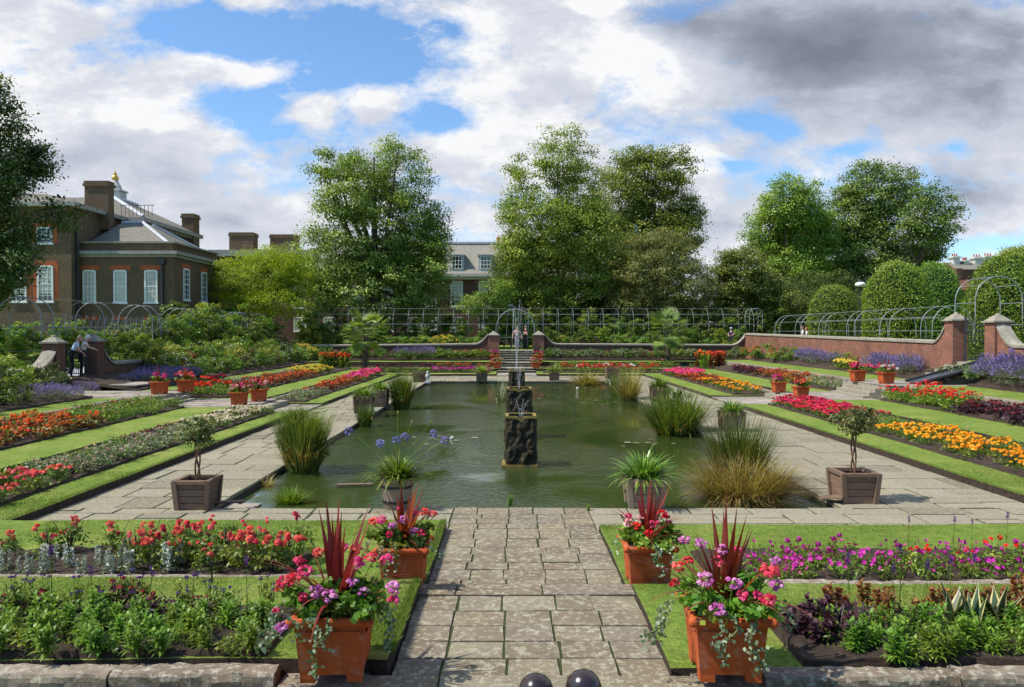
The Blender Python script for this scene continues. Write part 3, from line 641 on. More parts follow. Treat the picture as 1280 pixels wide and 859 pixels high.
# --- main block with the big roof
Yb=51.0; X1=XA(90,Yb); Ze=ZA(259,Yb); X0=X1-16
blk=empty('palace_block',(0,0,0),label='tall dark brick palace block with gilded cupola, partly hidden by the left tree',cat='building')
mb=MB(); mb.bx((X0,Yb,1),(X1,57.4,Ze)); mb.bx((X0,57.4,1),(X1+1.2,68,Ze)); mb.build('wall',M['brick_brown'],blk)
mb=MB(); mb.bx((X0,Yb-.5,Ze),(X1+.5,57.4,Ze+.28)); mb.bx((X0,57.4,Ze),(X1+1.75,68.4,Ze+.3)); mb.build('cornice',M['stone_grey'],blk)
mb=MB()
for i in range(26): mb.bx((X1+1.21,57.6+i*.41,Ze-.22),(X1+1.55,57.8+i*.41,Ze-.002))
mb.build('modillion',M['stone_grey'],blk)
zr=ZA(247,60); mb=MB(); hip(mb,X0,X1+.5,Yb-.4,66,Ze+.28,zr-.6,X0+6,X1-4,55,60); hip(mb,X0+2,X1+1.7,57.5,68.3,Ze+.31,zr,X0+6,XA(142,60),60,64); mb.build('roof',M['slate'],blk)
lead_hip((X1+1.6,57.6,Ze+.36),(XA(142,60),60,zr+.05),blk,.16); lead_hip((XA(142,60),60,zr+.05),(XA(142,60),64,zr+.05),blk,.16)
def chimney(parent,pxa,pxb,pya,Yc,zb,dep=1.4,name='chimney'):
    mb=MB(); a,b=XA(pxa,Yc),XA(pxb,Yc); z=ZA(pya,Yc); mb.bx((a,Yc,zb),(b,Yc+dep,z-.18)); mb.bx((a-.09,Yc-.09,z-.38),(b+.09,Yc+dep+.09,z-.18)); mb.bx((a-.03,Yc-.03,z-.18),(b+.03,Yc+dep+.03,z)); return mb.build(name,M['brick_brown'],parent)
chimney(blk,107,137,226,54.5,Ze-1,.75); chimney(blk,228,243,267,66.4,Ze-2,1.2)
cu=MB(); cx,cy=XA(145.5,62),62.0; zt=ZA(215,62); zb=ZA(252,62)
cu.box((cx,cy,(zb+ZA(240,62))/2-.3),(1.2,1.2,ZA(240,62)-zb+.6)); cu.box((cx,cy,ZA(239,62)),(1.4,1.4,.14)); cu.lathe([(.5,ZA(239,62)),(.46,ZA(233,62)),(.3,ZA(229,62)),(.22,ZA(226,62))],(cx,cy,0),12); c_=cu.build('cupola',M['stone_white'],blk)
mb=MB(); mb.ball((cx,cy,ZA(223,62)),(.27,.27,.29)); mb.lathe([(.05,ZA(220,62)),(.16,ZA(219,62)),(.03,ZA(214,62)),(.01,ZA(213,62))],(cx,cy,0),8); mb.build('gilded_ball',M['gold'],c_,smooth=True)
for px in (24,57.5): zt,zb=ZA(333,Yb),ZA(377,Yb); window(blk,XA(px,Yb),(zt+zb)/2,.95,zt-zb,Yb,red=2,half=True)
for px in (20,57): zt,zb=ZA(285,Yb),ZA(304,Yb); window(blk,XA(px,Yb),(zt+zb)/2,.95,zt-zb,Yb,red=2,pane='glass',nz=4)
mb=MB(); mb.tube([(X1+.1,Yb+.5,1.2),(X1+.1,Yb+.5,Ze)],.08,8); mb.build('drainpipe',M['iron'],blk)
mb=MB()
for i in range(9): mb.tube([(X1+.3+.28*i,57,Ze+.3),(X1+.3+.28*i,57,Ze+1.1)],.02,4)
mb.tube([(X1+.2,57,Ze+1.1),(X1+2.7,57,Ze+1.1)],.025,4); mb.build('roof_railing',M['iron'],blk)
# --- long range behind the trees
Yr=80.0; xa,xb=XA(393,Yr),XA(720,Yr); zc=ZA(346,Yr); zt=ZA(302,Yr)
rg=empty('palace_range',(0,0,0),label='long plum brick range with mansard roof, white cornice and dormers behind the trees',cat='building')
mb=MB(); mb.bx((xa,Yr,1),(xb,Yr+9,zc)); mb.build('wall',M['brick_plum'],rg)
mb=MB(); mb.bx((xa,Yr-.5,zc),(xb,Yr+9.3,zc+.3)); mb.bx((xa,Yr-.25,zc-.28),(xb,Yr+.0,zc-.002)); mb.build('cornice',M['stone_white'],rg)
mb=MB(); mb.poly([(xa,Yr-.3,zc+.3),(xb,Yr-.3,zc+.3),(xb,Yr+1.6,zt),(xa,Yr+1.6,zt)],0,.8); mb.poly([(xa,Yr+1.6,zt),(xb,Yr+1.6,zt),(xb,Yr+9,zt+.3),(xa,Yr+9,zt+.3)]); mb.poly([(xa,Yr-.3,zc+.3),(xa,Yr+1.6,zt),(xa,Yr+9,zt+.3),(xa,Yr+9,zc+.3)]); mb.build('roof',M['slate_pale'],rg)
mb=MB(); mb.bx((xa,Yr+1.45,zt-.05),(xb,Yr+1.8,zt+.14)); mb.build('roof_edging',M['lead'],rg)
for px in (299.5,538.5,571,606,642):
    if px<300: continue
    zt1,zb1=ZA(352,Yr),ZA(383,Yr); window(rg,XA(px,Yr),(zt1+zb1)/2,1.15,zt1-zb1,Yr,red=1,nz=6,half=rng.random()<.5)
for px in (412,375,448,484): zt1,zb1=ZA(357,Yr),ZA(385,Yr); window(rg,XA(px,Yr),(zt1+zb1)/2,1.15,zt1-zb1,Yr,red=1,half=True)
for px in (375,412,448,484,520,538.5,571,606): zt1,zb1=ZA(397,Yr),ZA(414,Yr); window(rg,XA(px,Yr),(zt1+zb1)/2,1.15,zt1-zb1,Yr,nz=4)
for px in (571.5,607,536,500):
    x=XA(px,Yr); z0,z1=ZA(336,Yr),ZA(319.5,Yr)
    mb=MB(); mb.bx((x-.72,Yr-.15,z0-.3),(x+.72,Yr+1.5,z1)); dm=mb.build('dormer',M['lead'],rg)
    mb=MB(); mb.bx((x-.85,Yr-.28,z1),(x+.85,Yr+1.6,z1+.12)); mb.build('dormer_roof',M['lead'],dm)
    mb=MB()
    for u in (-.48,-.16,.16,.48): mb.bx((x+u-.035,Yr-.2,z0),(x+u+.035,Yr-.151,z1-.1))
    for v in (0,.33,.66,1): zz=z0+(z1-.12-z0)*v; mb.bx((x-.55,Yr-.198,zz-.03),(x+.55,Yr-.152,zz+.03))
    mb.build('dormer_window',M['white'],dm); mb=MB(); mb.bx((x-.5,Yr-.168,z0),(x+.5,Yr-.153,z1-.1)); mb.build('pane',M['glass'],dm)
mb=MB(); xq=XA(262,Yr); mb.bx((xq,Yr+.5,1),(xa-.02,Yr+9,ZA(320,Yr))); mb.build('lower_wall',M['brick_plum'],rg); mb=MB(); mb.bx((xq-.2,Yr+.2,ZA(320,Yr)),(xa-.03,Yr+9.2,ZA(312,Yr))); mb.build('parapet',M['stone_grey'],rg)
chimney(rg,287,317,290.5,Yr+5,zt-1,1.6); chimney(rg,338,370,293,Yr+5,zt-1,1.6)
mb=MB(); mb.tube([(XA(623,Yr+3),Yr+3,zt),(XA(623,Yr+3),Yr+3,zt+.8)],.2,8); mb.build('chimney_pot',M['terra'],rg)
# --- roofs far right
h=empty('brick_house',(0,0,0),label='house with a steep red tiled roof behind the clipped yews',cat='building'); Yh=110.0
xa,xb=XA(1165,Yh),XA(1218,Yh); mb=MB(); mb.bx((xa,Yh,1.2),(xb,Yh+9,ZA(363,Yh))); mb.build('wall',M['brick_plum'],h)
mb=MB(); z0,z1=ZA(363,Yh),ZA(326,Yh); hip(mb,xa-.6,xb+.6,Yh-.6,Yh+9.5,z0,z1,xa+.8,xb-1.6,Yh+4,Yh+5); mb.build('roof',M['tile_red'],h)
mb=MB(); mb.bx((xa+4,Yh+1,z0),(xa+4.8,Yh+2,z1-1)); mb.build('chimney',M['brick_plum'],h)
h2=empty('brick_house',(0,0,0),label='tile roofed house glimpsed through the dark trees',cat='building'); Yh=118
xa,xb=XA(1022,Yh),XA(1062,Yh); mb=MB(); mb.bx((xa,Yh,1.2),(xb,Yh+8,ZA(338,Yh))); mb.build('wall',M['brick_plum'],h2)
mb=MB(); hip(mb,xa-.6,xb+.6,Yh-.6,Yh+8.6,ZA(338,Yh),ZA(322,Yh),xa+2,xb-2,Yh+3,Yh+5); mb.build('roof',M['tile_red'],h2)
h3=empty('town_house',(0,0,0),label='distant white and grey rooftop terrace with chimneys at the far right',cat='building'); Yh=190.0
mb=MB(); mb.bx((XA(1186,Yh),Yh,1),(XA(1250,Yh),Yh+10,ZA(337,Yh))); mb.build('wall',M['brick_plum'],h3)
mb=MB(); hip(mb,XA(1185,Yh),XA(1251,Yh),Yh-.4,Yh+10,ZA(337,Yh),ZA(327,Yh),XA(1190,Yh),XA(1247,Yh),Yh+3,Yh+6); mb.build('roof',M['slate'],h3)
for px,w,t in ((1201,4,319),(1214,3,324),(1229,5,320),(1243,5,318.5)):
    mb=MB(); a,b=XA(px-w,Yh),XA(px+w,Yh); z=ZA(t,Yh); mb.bx((a,Yh+2,ZA(332,Yh)),(b,Yh+4,z)); mb.bx((a-.3,Yh+1.7,z-.5),(b+.3,Yh+4.3,z-.2)); c=mb.build('chimney',M['stone_white'],h3)
    mb=MB()
    for i in range(3): mb.lathe([(.2,z),(.16,z+.7)],(a+(b-a)*(i+.5)/3,Yh+3,0),6)
    mb.build('chimney_pot',M['terra'],c)
# ================================================================== fountain tanks and water
def tank(px,pyb,wpx,pytop,label,lip=True):
    z0=-.12; Yc=(H-z0)*F/(pyb-415); w=wpx*Yc/F; x=(px-640)*Yc/F; zt=ZA(pytop,Yc); h=zt-z0; Yc+=w/2
    r=empty('lead_tank',(x,Yc,z0),label=label,cat='fountain tank',group='old lead tanks standing in the pond')
    mb=MB(); a=w/2; n=10
    # four walls with relief of blistered lead
    for k in range(4):
        U,V=np.meshgrid(np.linspace(-1,1,n+1),np.linspace(.05,1,n+1),indexing='ij')
        bul=a*(1+.05*np.sin(V*PI))*np.ones_like(U)+rng.normal(0,.012,U.shape)+.03*np.sin(U*7+k)*np.sin(V*9)*(1-U**4); bul[0]=bul[-1]=a; bul[:,0]=a; bul[:,-1]=a
        c,s=math.cos(k*PI/2),math.sin(k*PI/2); lx=U*a; ly=-bul
        P=np.stack([lx*c-ly*s,lx*s+ly*c,V*h],-1)
        mb.quads(np.stack([P[:-1,:-1],P[1:,:-1],P[1:,1:],P[:-1,1:]],2).reshape(-1,4,3))
        ly2=np.full_like(U,-a*.84); lx2=U*a*.84; P=np.stack([lx2*c-ly2*s,lx2*s+ly2*c,.6*h+V*h*.4],-1)
        mb.quads(np.stack([P[:-1,:-1],P[:-1,1:],P[1:,1:],P[1:,:-1]],2).reshape(-1,4,3))
    for (x_,z_,rr) in ((-.3,.72,.11),(.28,.66,.12),(0,.42,.14),(-.35,.35,.08),(.36,.3,.09),(0,.8,.1)):   # lumps of the worn ornament
        mb.ball((x_*w,-a*1.03,z_*h),(rr*w,.035,rr*w*1.1),k=8,n=6)
    mb.build('tank_wall',M['lead_tank'],r)
    mb=MB()
    for k in range(4):
        c,s=math.cos(k*PI/2),math.sin(k*PI/2)
        for i in range(8):
            u0,u1=-1.06+i*.265,-1.06+(i+1)*.265; dip=lambda u: -.05*max(0,1-abs(u)*2.6) if (k==0 and lip) else 0
            P=[]
            for (u,o,zz) in ((u0,1.06,0),(u1,1.06,0),(u1,1.06,.05),(u0,1.06,.05),(u0,.82,.045),(u1,.82,.045)):
                lx,ly=u*a*(1 if o>1 else min(1,.82/1.06+.0)),-o*a; P.append((lx*c-ly*s,lx*s+ly*c,h+zz-.02+dip(u)))
            mb.poly([P[0],P[1],P[2],P[3]]); mb.poly([P[3],P[2],P[5],P[4]])
    mb.build('rim',M['algae'],r)
    mb=MB(); mb.box((-.02,0,.02),(w*1.22,w*1.15,.07)); mb.build('plinth',M['algae'],r)
    mb=MB(); mb.quads([[(-a*.85,-a*.85,h*.86),(a*.85,-a*.85,h*.86),(a*.85,a*.85,h*.86),(-a*.85,a*.85,h*.86)]]); mb.build('tank_water',M['water'],r)
    return x,Yc,zt,w
m,nt,b,out=nodes('spray_water'); b.inputs['Base Color'].default_value=(.85,.88,.9,1); b.inputs['Roughness'].default_value=.15
tr=nt.nodes.new('ShaderNodeBsdfTransparent'); mx=nt.nodes.new('ShaderNodeMixShader'); mx.inputs[0].default_value=.2
nt.links.new(tr.outputs[0],mx.inputs[1]); nt.links.new(b.outputs[0],mx.inputs[2]); nt.links.new(mx.outputs[0],out.inputs['Surface']); M['spray']=m
def jets(loc,v,spread,n,label,drops=200,r0=.006,tend=1.9):
    """thin arcs of water thrown up from one nozzle, with loose drops"""
    mb=MB(); g=9.81
    for i in range(n):
        az=2*PI*i/n+rng.uniform(-.1,.1); vz=v*rng.uniform(.93,1.02); vh=spread*rng.uniform(.8,1.1)
        T=min(tend,2.02)*vz/g; t=np.linspace(0,T*rng.uniform(.92,1),14)
        P=np.stack([vh*np.cos(az)*t,vh*np.sin(az)*t,vz*t-g*t*t/2],1)
        mb.tube(P,np.linspace(r0,r0*.55,14),4,cap=False)
    P=[]
    for i in range(drops):
        az=rng.uniform(0,2*PI); vz=v*rng.uniform(.6,1.02); vh=spread*rng.uniform(0,1.25); t=rng.uniform(.25,tend+.08)*vz/g
        c=np.array([vh*math.cos(az)*t,vh*math.sin(az)*t,vz*t-g*t*t/2])+rng.normal(0,.02,3); s=r0*rng.uniform(.8,1.8)
        mb.ball(c,(s,s,s*1.6),k=5,n=4)
    o=mb.build('water_jet',M['spray'],loc=loc); tag(o,label,'fountain jet','jets of the fountain'); o['kind']='thing'
t1=tank(651,585,37,522,'nearest square lead tank in the pond, dark and mossy with a lipped rim')
t2=tank(649,549,30,487,'middle lead tank of the three in the pond')
t3=tank(646,517,19,464,'farthest lead tank of the three, narrow and grey in the spray',False)
jets((t1[0],t1[1],t1[2]-.12),3.1,.6,5,'small fan of jets rising from the nearest lead tank',40,.004,1.0)
jets((t2[0],t2[1],t2[2]-.05),3.6,.3,5,'white jets rising from the middle lead tank',60,.004,1.5)
jets((t3[0],t3[1],t3[2]-.05),6.9,.3,6,'tall thin plume of spray in front of the far steps',380,.0045)
# ================================================================== tubs and pots
def tubbox(r,w,h,flare=.86,mat='wood',corner=True,barrel=False):
    """tapered wooden tub of boards with corner posts, hollow, filled with earth"""
    mb=MB(); a=w/2
    if barrel:
        mb.lathe([(a*.72,0),(a*.85,h*.3),(a*.97,h*.75),(a,h),(a*.9,h),(a*.88,h*.85)],k=22); bo=mb.build('tub',M[mat],r)
        mb=MB()
        for z in (.22,.72): rr=a*(.72+.28*z**.8)+.012; mb.lathe([(rr,h*z-.02),(rr+.006,h*z),(rr+.004,h*z+.02)],k=22)
        mb.build('hoop',M['iron'],bo)
    else:
        nb=4
        for k in range(4):
            c,s=math.cos(k*PI/2),math.sin(k*PI/2)
            for i in range(nb):
                z0,z1=h*i/nb+.004,h*(i+1)/nb-.004; f=lambda z:a*(flare+(1-flare)*z/h)
                o0,o1=f(z0),f(z1); tk=.03
                P=[(-o0,-o0,z0),(o0,-o0,z0),(o1,-o1,z1),(-o1,-o1,z1),(-o0+tk,-o0+tk,z0),(o0-tk,-o0+tk,z0),(o1-tk,-o1+tk,z1),(-o1+tk,-o1+tk,z1)]
                P=np.array([(x*c-y*s,x*s+y*c,z) for x,y,z in P])
                mb.add(P,[0,1,2,3,3,2,6,7,7,6,5,4,4,5,1,0],[4]*4,0,rng.random())
        bo=mb.build('tub',M[mat],r)
        if corner:
            for sx in (-1,1):
                for sy in (-1,1):
                    mb=MB(); p0=np.array([sx*a*flare,sy*a*flare,-.0]); p1=np.array([sx*a,sy*a,h+.015]); q=[]
                    for p in (p0,p1): q+= [p+(-.035,-.035,0),p+(.035,-.035,0),p+(.035,.035,0),p+(-.035,.035,0)]
                    mb.add(q,[0,3,2,1,4,5,6,7,0,1,5,4,1,2,6,5,2,3,7,6,3,0,4,7],[4]*6,0,rng.random()); mb.build('corner_post',M[mat],bo)
            mb=MB()
            for k in range(4):
                c,s=math.cos(k*PI/2),math.sin(k*PI/2); p=[(-a-.02,-a-.025,h),(a+.02,-a-.025,h),(a+.02,-a+.05,h),(-a-.02,-a+.05,h)]
                P=np.array([(x*c-y*s,x*s+y*c,z+dz+.002*k) for dz in (-.03,.02) for x,y,z in p]); mb.add(P,[0,3,2,1,4,5,6,7,0,1,5,4,1,2,6,5,2,3,7,6,3,0,4,7],[4]*6,0,rng.random())
            mb.build('rim',M[mat],bo)
    mb=MB(); e=a*(.86 if barrel else .93)
    if barrel: mb.lathe([(0.001,h*.88),(e*.9,h*.86)][::-1],k=16)
    else: mb.quads([[(-e,-e,h*.88),(e,-e,h*.88),(e,e,h*.88),(-e,e,h*.88)]])
    mb.build('earth',M['soil'],r); return bo
def bay_tub(px,py,w,h,pyc,rpx,hpx,label,n):
    p=G(px,py); r=empty('potted_tree',(p.x,p.y+w*.43,0),label=label,cat='potted tree',group='standard trees in wooden tubs'); tubbox(r,w,h)
    zc=ZA(pyc,p.y+w*.4); R=rpx*p.y/F; Rz=hpx*p.y/F; mb=MB()
    for i in range(3):
        t=np.linspace(0,1,9); a=i*2.1; mb.tube(np.stack([.035*np.cos(a+t*5),.035*np.sin(a+t*5),h*.85+(zc-h*.85)*t],1),.014,6)
    for i in range(9): a=rng.uniform(0,6.3); e=rng.uniform(.3,1); mb.tube([(0,0,zc-Rz*.8),(R*.7*math.cos(a),R*.7*math.sin(a),zc+Rz*(e-.5))],[.01,.004],5)
    mb.build('trunk',M['bark_red'],r); mb=MB()
    foliage(mb,[(0,0,zc,R,R,Rz),(R*.3,0,zc+Rz*.2,R*.7,R*.7,Rz*.75)],n,.062,.03,0,clump=.07,k=90,shell=.45,tv=.6)
    mb.build('crown',M['citrus'],r); return p
M['citrus']=leafmat('bay_leaf',[(.05,.08,.018),(.13,.165,.04),(.29,.30,.11)],.3)
bay_tub(240,638,.5,.42,541,23,22,'small standard tree in a wooden tub on the paving left of the pond',1500)
bay_tub(1075,630,.55,.45,526,27,19,'small round headed standard tree in a wooden tub right of the pond',1900)
def board(p0,p1,w,label):
    a=np.array(p0,float); b=np.array(p1,float); d=b-a; L=np.linalg.norm(d); mb=MB(); mb.box((0,0,.012),(L,w,.024)); 
    for sx in (-1,1): mb.box((sx*L*.4,0,-.008),(.05,w*1.2,.016))
    c=(a+b)/2; o=mb.build('wooden_board',M['wood'],loc=tuple(c),smooth=False); o.rotation_euler=(0,-math.asin(max(-1,min(1,d[2]/L))),math.atan2(d[1],d[0])); return tag(o,label,'board')
g0,g1=G(256,630,.02),G(306,628.5,.02); board((g0.x,g0.y,.03),(g1.x,g1.y,.03),.12,'flat wooden board lying beside the left tree tub')
g0,g1=G(1026,624,.02),G(1056,628,.02); board((g0.x,g0.y,.04),(g1.x,g1.y,.09),.24,'wooden board propped against the right tree tub')
g0,g1=G(421,607,-.1),G(466,606,-.1); board((g0.x,g0.y,-.1),(g1.x,g1.y,-.1),.1,'brown waterlogged board floating in the pond')
def agap(p,w,h,R,nl,nf,label,barrel=False,rz=0,stalks=(),mat='wood',L=.5):
    r=empty('potted_agapanthus',p,rz,label=label,cat='potted plant',group='agapanthus in wooden tubs round the pond'); tubbox(r,w,h,mat=mat,barrel=barrel,corner=not barrel)
    mb=MB(); a=rng.uniform(0,2*PI,nl); q=rng.random(nl)**.6*w*.38
    base=np.stack([np.cos(a)*q,np.sin(a)*q,np.full(nl,h*.9)],1)
    el=np.clip(1.35-q/(w*.4)*.75+rng.normal(0,.25,nl),.15,1.5)
    dry=rng.random(nl)<.09
    Ln=L*rng.uniform(.65,1.1,nl)*(R/.45)
    blades(mb,base[~dry],a[~dry],el[~dry],Ln[~dry],.042,rng.uniform(.5,1.0,(~dry).sum()),5,0,rng.random((~dry).sum()))
    if dry.any(): blades(mb,base[dry],a[dry],np.full(dry.sum(),.5),Ln[dry]*.85,.03,rng.uniform(1.1,1.5,dry.sum()),5,1,rng.random(dry.sum()))
    mb.build('leaves',[M['strap'],M['strapdry']],r)
    for (dx,dy,dz,fl) in stalks:
        mb=MB(); t=np.linspace(0,1,6); mb.tube(np.stack([dx*t**1.3*1.0,dy*t,h*.9+dz*t**.9],1),[.009,.008,.007,.006,.006,.005],5); s=mb.build('stalk',M['strap'],r)
        e=np.array([dx,dy,h*.9+dz]); mb=MB()
        if fl: 
            C=e+rdir(26)*.055; flowerheads(mb,C,.022,0,5,flat=1.0); mb.build('flower_head',M['blue'],s)
        else: mb.lathe([(.003,-.03),(.012,0),(.004,.03)],e,6); mb.build('flower_bud',M['strapdry'],s)
    return r
p=G(493,639); agap((p.x,p.y+.26,0),.5,.46,.45,340,0,'agapanthus with blue flowers in a round tub at the near pond edge',True,mat='wood_light',stalks=((-.75,.1,.72,1),(-.25,.0,.55,1),(-.02,.1,.58,1),(.1,.15,.62,1),(.0,.1,1.0,0),(.55,.1,.68,1),(.72,-.05,.6,1),(.2,.2,.85,0),(-.4,.15,.9,0),(.5,.2,.85,0)))
p=G(809,637); agap((p.x,p.y+.3,0),.52,.42,.5,330,0,'leafy agapanthus without flowers in a square tub at the near pond edge',False,mat='wood_light')
for px,py,w,h,R,lab in ((453,517,.55,.55,.5,'agapanthus in a grey tub on the left bank, the nearer of the pair there'),(473,509,.55,.6,.45,'agapanthus in a tub on the left bank just behind its twin'),
    (602,477,.55,.5,.5,'agapanthus in a dark square tub left of the far steps'),(693,476,.5,.5,.5,'agapanthus in a dark square tub right of the far steps'),(826,503,.6,.55,.55,'bright green agapanthus in a wooden tub on the right bank'),(918,540,.55,.5,.45,'pale agapanthus in a tub partly hidden by the brown sedge')):
    p=G(px,py); agap((p.x,p.y+w/2,0),w,h,R,200,0,lab)
for px,py,w,h,lab in ((525,478,.75,.5,'empty wooden tub at the far left corner of the pond'),(766,474,.7,.6,'empty wooden tub at the far right corner of the pond')):
    p=G(px,py); r=empty('wooden_tub',(p.x,p.y+w/2,0),label=lab,cat='tub',group='bare wooden tubs by the far pond edge'); tubbox(r,w,h)
p=G(534.5,479); r=empty('stone_ornament',(p.x,p.y+.1,0),label='small pale stone bird ornament at the far left pond corner',cat='statue'); mb=MB()
mb.box((0,0,.05),(.3,.3,.1)); mb.build('base',M['stone_white'],r); mb=MB(); mb.lathe([(.06,.1),(.05,.2),(.11,.3),(.13,.38),(.09,.46),(.055,.5)],k=12); mb.ball((0,-.03,.55),(.07,.08,.07),k=10); mb.lathe([(.02,0),(.001,.07)],(0,-.1,.52),6); mb.build('bird',M['stone_white'],r,smooth=True)

def geranium_parts(r,z,R,Hh,nleaf,heads,lk=('brightleaf','yellowleaf')):
    mb=MB(); foliage(mb,[(0,0,z+Hh*.25,R*.95,R*.95,Hh*.5),(-R*.3,-.05,z+Hh*.4,R*.5,R*.5,Hh*.4),(R*.3,0,z+Hh*.35,R*.5,R*.5,Hh*.45)],nleaf,.055,.055,0,clump=.06,shell=.35,tv=.6,droop=0)
    foliage(mb,[(0,-R*.4,z+.03,R*.55,R*.3,Hh*.2)],nleaf//4,.045,.045,1,clump=.05,shell=.4,tv=.6)
    fo=mb.build('geranium_leaves',[M[lk[0]],M[lk[1]]],r)
    for (x,y,zz,rad,c) in heads:
        mb=MB(); mb.tube([(x*.35,y*.35,z),(x*.8,y*.8,z+zz*.75),(x,y,z+zz)],[.005,.004,.004],5,1)
        rad*=1.02; x*=.9; C=np.array([x,y,z+zz])+rdir(15)*np.array([1,1,.75])*rad*.72; flowerheads(mb,C,rad*.4,0,6,flat=1.,tv=.5); mb.build('blossom',[M[c],M['midleaf']],fo)
def cordyline_part(r,z,n,L,W=.056,low=7):
    mb=MB(); a=rng.uniform(0,2*PI,n); el=np.clip(1.55-np.abs(rng.normal(0,.42,n)),.3,1.55); b=np.stack([np.cos(a)*.02,np.sin(a)*.02,np.full(n,z)],1)
    blades(mb,b,a,el,L*rng.uniform(.6,1.05,n),W,rng.uniform(.0,.18,n),5,0,rng.random(n))
    a=rng.uniform(0,2*PI,low*2); b=np.stack([np.cos(a)*.03,np.sin(a)*.03,np.full(low*2,z)],1)
    blades(mb,b,a,rng.uniform(.35,.95,low*2),L*rng.uniform(.6,1.0,low*2),W*.55,rng.uniform(.3,1.0,low*2),6,0,rng.random(low*2))
    mb.build('cordyline',M['cord'],r)
def ivy_part(r,z,R,trails):
    mb=MB()
    for (x,y,dx,L) in trails:
        n=int(L/.016); t=np.linspace(0,1,n); P=np.stack([x+dx*t+.03*np.sin(t*9+x*9),np.full(n,y)-.05*np.sin(t*3),z+.05-L*t],1)
        mb.tube(P[::3],.004,4,1)
        Q=np.repeat(P,2,0)+rng.normal(0,.014,(2*n,3)); D=nrm(rdir(2*n)+np.array([0,-.3,-.5])); leaves(mb,Q,D,nrm(rdir(2*n)*.5+np.array([0,-1,.4])),rng.uniform(.022,.04,2*n),rng.uniform(.02,.032,2*n),0,rng.random(2*n))
    mb.build('trailing_ivy',[M['ivy'],M['midleaf']],r)
def potbody(r,s=1.0):
    mb=MB()
    def ring(h,z,rd=.0): return [(-h,-h,z),(h,-h,z),(h,h,z),(-h,h,z)]
    prof=[(.205,.05),(.212,.12),(.232,.36),(.236,.385),(.258,.395),(.27,.41),(.272,.43),(.262,.448),(.245,.45),(.225,.445),(.21,.39),(.205,.36)]
    for (h0,z0),(h1,z1) in zip(prof[:-1],prof[1:]):
        a,b=ring(h0*s,z0*s),ring(h1*s,z1*s)
        for k in range(4): mb.poly([a[k],a[(k+1)%4],b[(k+1)%4],b[k]],0,.5+.1*k)
    for sx in (-1,1):
        for sy in (-1,1): mb.box((sx*.155*s,sy*.155*s,.026*s),(.1*s,.1*s,.052*s))
    mb.poly(ring(.205*s,.05*s)[::-1]); bo=mb.build('pot',M['terra'],r)
    mb=MB()
    for sx in (-1,1):
        for sy in (-1,1): mb.ball((sx*.262*s,sy*.262*s,.423*s),.034*s,k=10,n=8)
        # raised edge mouldings along each face
    for k in range(4):
        c,s_=math.cos(k*PI/2),math.sin(k*PI/2); q=[(-.2,-.243,.34),(.2,-.243,.34),(.2,-.243,.355),(-.2,-.243,.355),(-.2,-.228,.33),(.2,-.228,.33)]
        P=[((x*c-y*s_)*s,(x*s_+y*c)*s,z*s) for x,y,z in q]; mb.poly([P[0],P[1],P[2],P[3]]); mb.poly([P[4],P[5],P[1],P[0]])
    mb.build('rim',M['terra'],bo); mb=MB(); mb.poly(ring(.2*s,.415*s)); mb.build('earth',M['soil'],r)
def pot(loc,s,label,heads,trails,cordn=16,L=.72,nleaf=900,rz=0,R=.4,Hh=.28,group='terracotta pots of red cordyline and geraniums'):
    r=empty('flower_pot',loc,rz,label=label,cat='potted plant',group=group); potbody(r,s); z=.43*s
    geranium_parts(r,z,R,Hh,nleaf,heads); cordyline_part(r,z+.02,cordn,L)
    if trails: ivy_part(r,z,R,trails)
    return r
hp,cr,li,co=('hotpink','crimson','lilac','coral')
p=G(412,853,.29); pot((p.x,p.y+.2,.29),1.0,'large terracotta pot of pink geraniums and red cordyline at the bottom left of the path',
  [(-.36,-.1,.22,.06,hp),(-.28,-.2,.26,.06,cr),(-.2,-.12,.3,.06,hp),(-.42,-.05,.16,.045,co),(-.1,-.25,.2,.055,li),(.0,-.28,.18,.06,li),(.18,-.1,.34,.055,hp),(.28,-.05,.36,.05,co),(.38,.05,.32,.05,hp),(.16,-.2,.24,.045,li),(.25,-.22,.18,.045,li),(.46,-.15,.18,.06,li),(.46,-.18,.11,.045,hp),(-.33,-.3,-.02,.05,li),(-.15,.1,.36,.05,co),(.02,.15,.38,.05,hp),(-.3,.1,.3,.05,cr),(-.2,-.24,.16,.04,cr),(.12,.2,.35,.05,co),(-.4,-.2,.06,.03,cr)],
  [(-.38,-.1,-.1,.3),(-.33,-.2,-.08,.26),(-.22,-.3,.05,.16),(-.1,-.33,.08,.2),(.0,-.34,-.1,.36),(-.12,-.33,.1,.12),(.36,-.1,.02,.3),(.38,0,.0,.26),(-.36,0,-.15,.24)],cordn=20,L=.74,nleaf=1700,rz=.05)
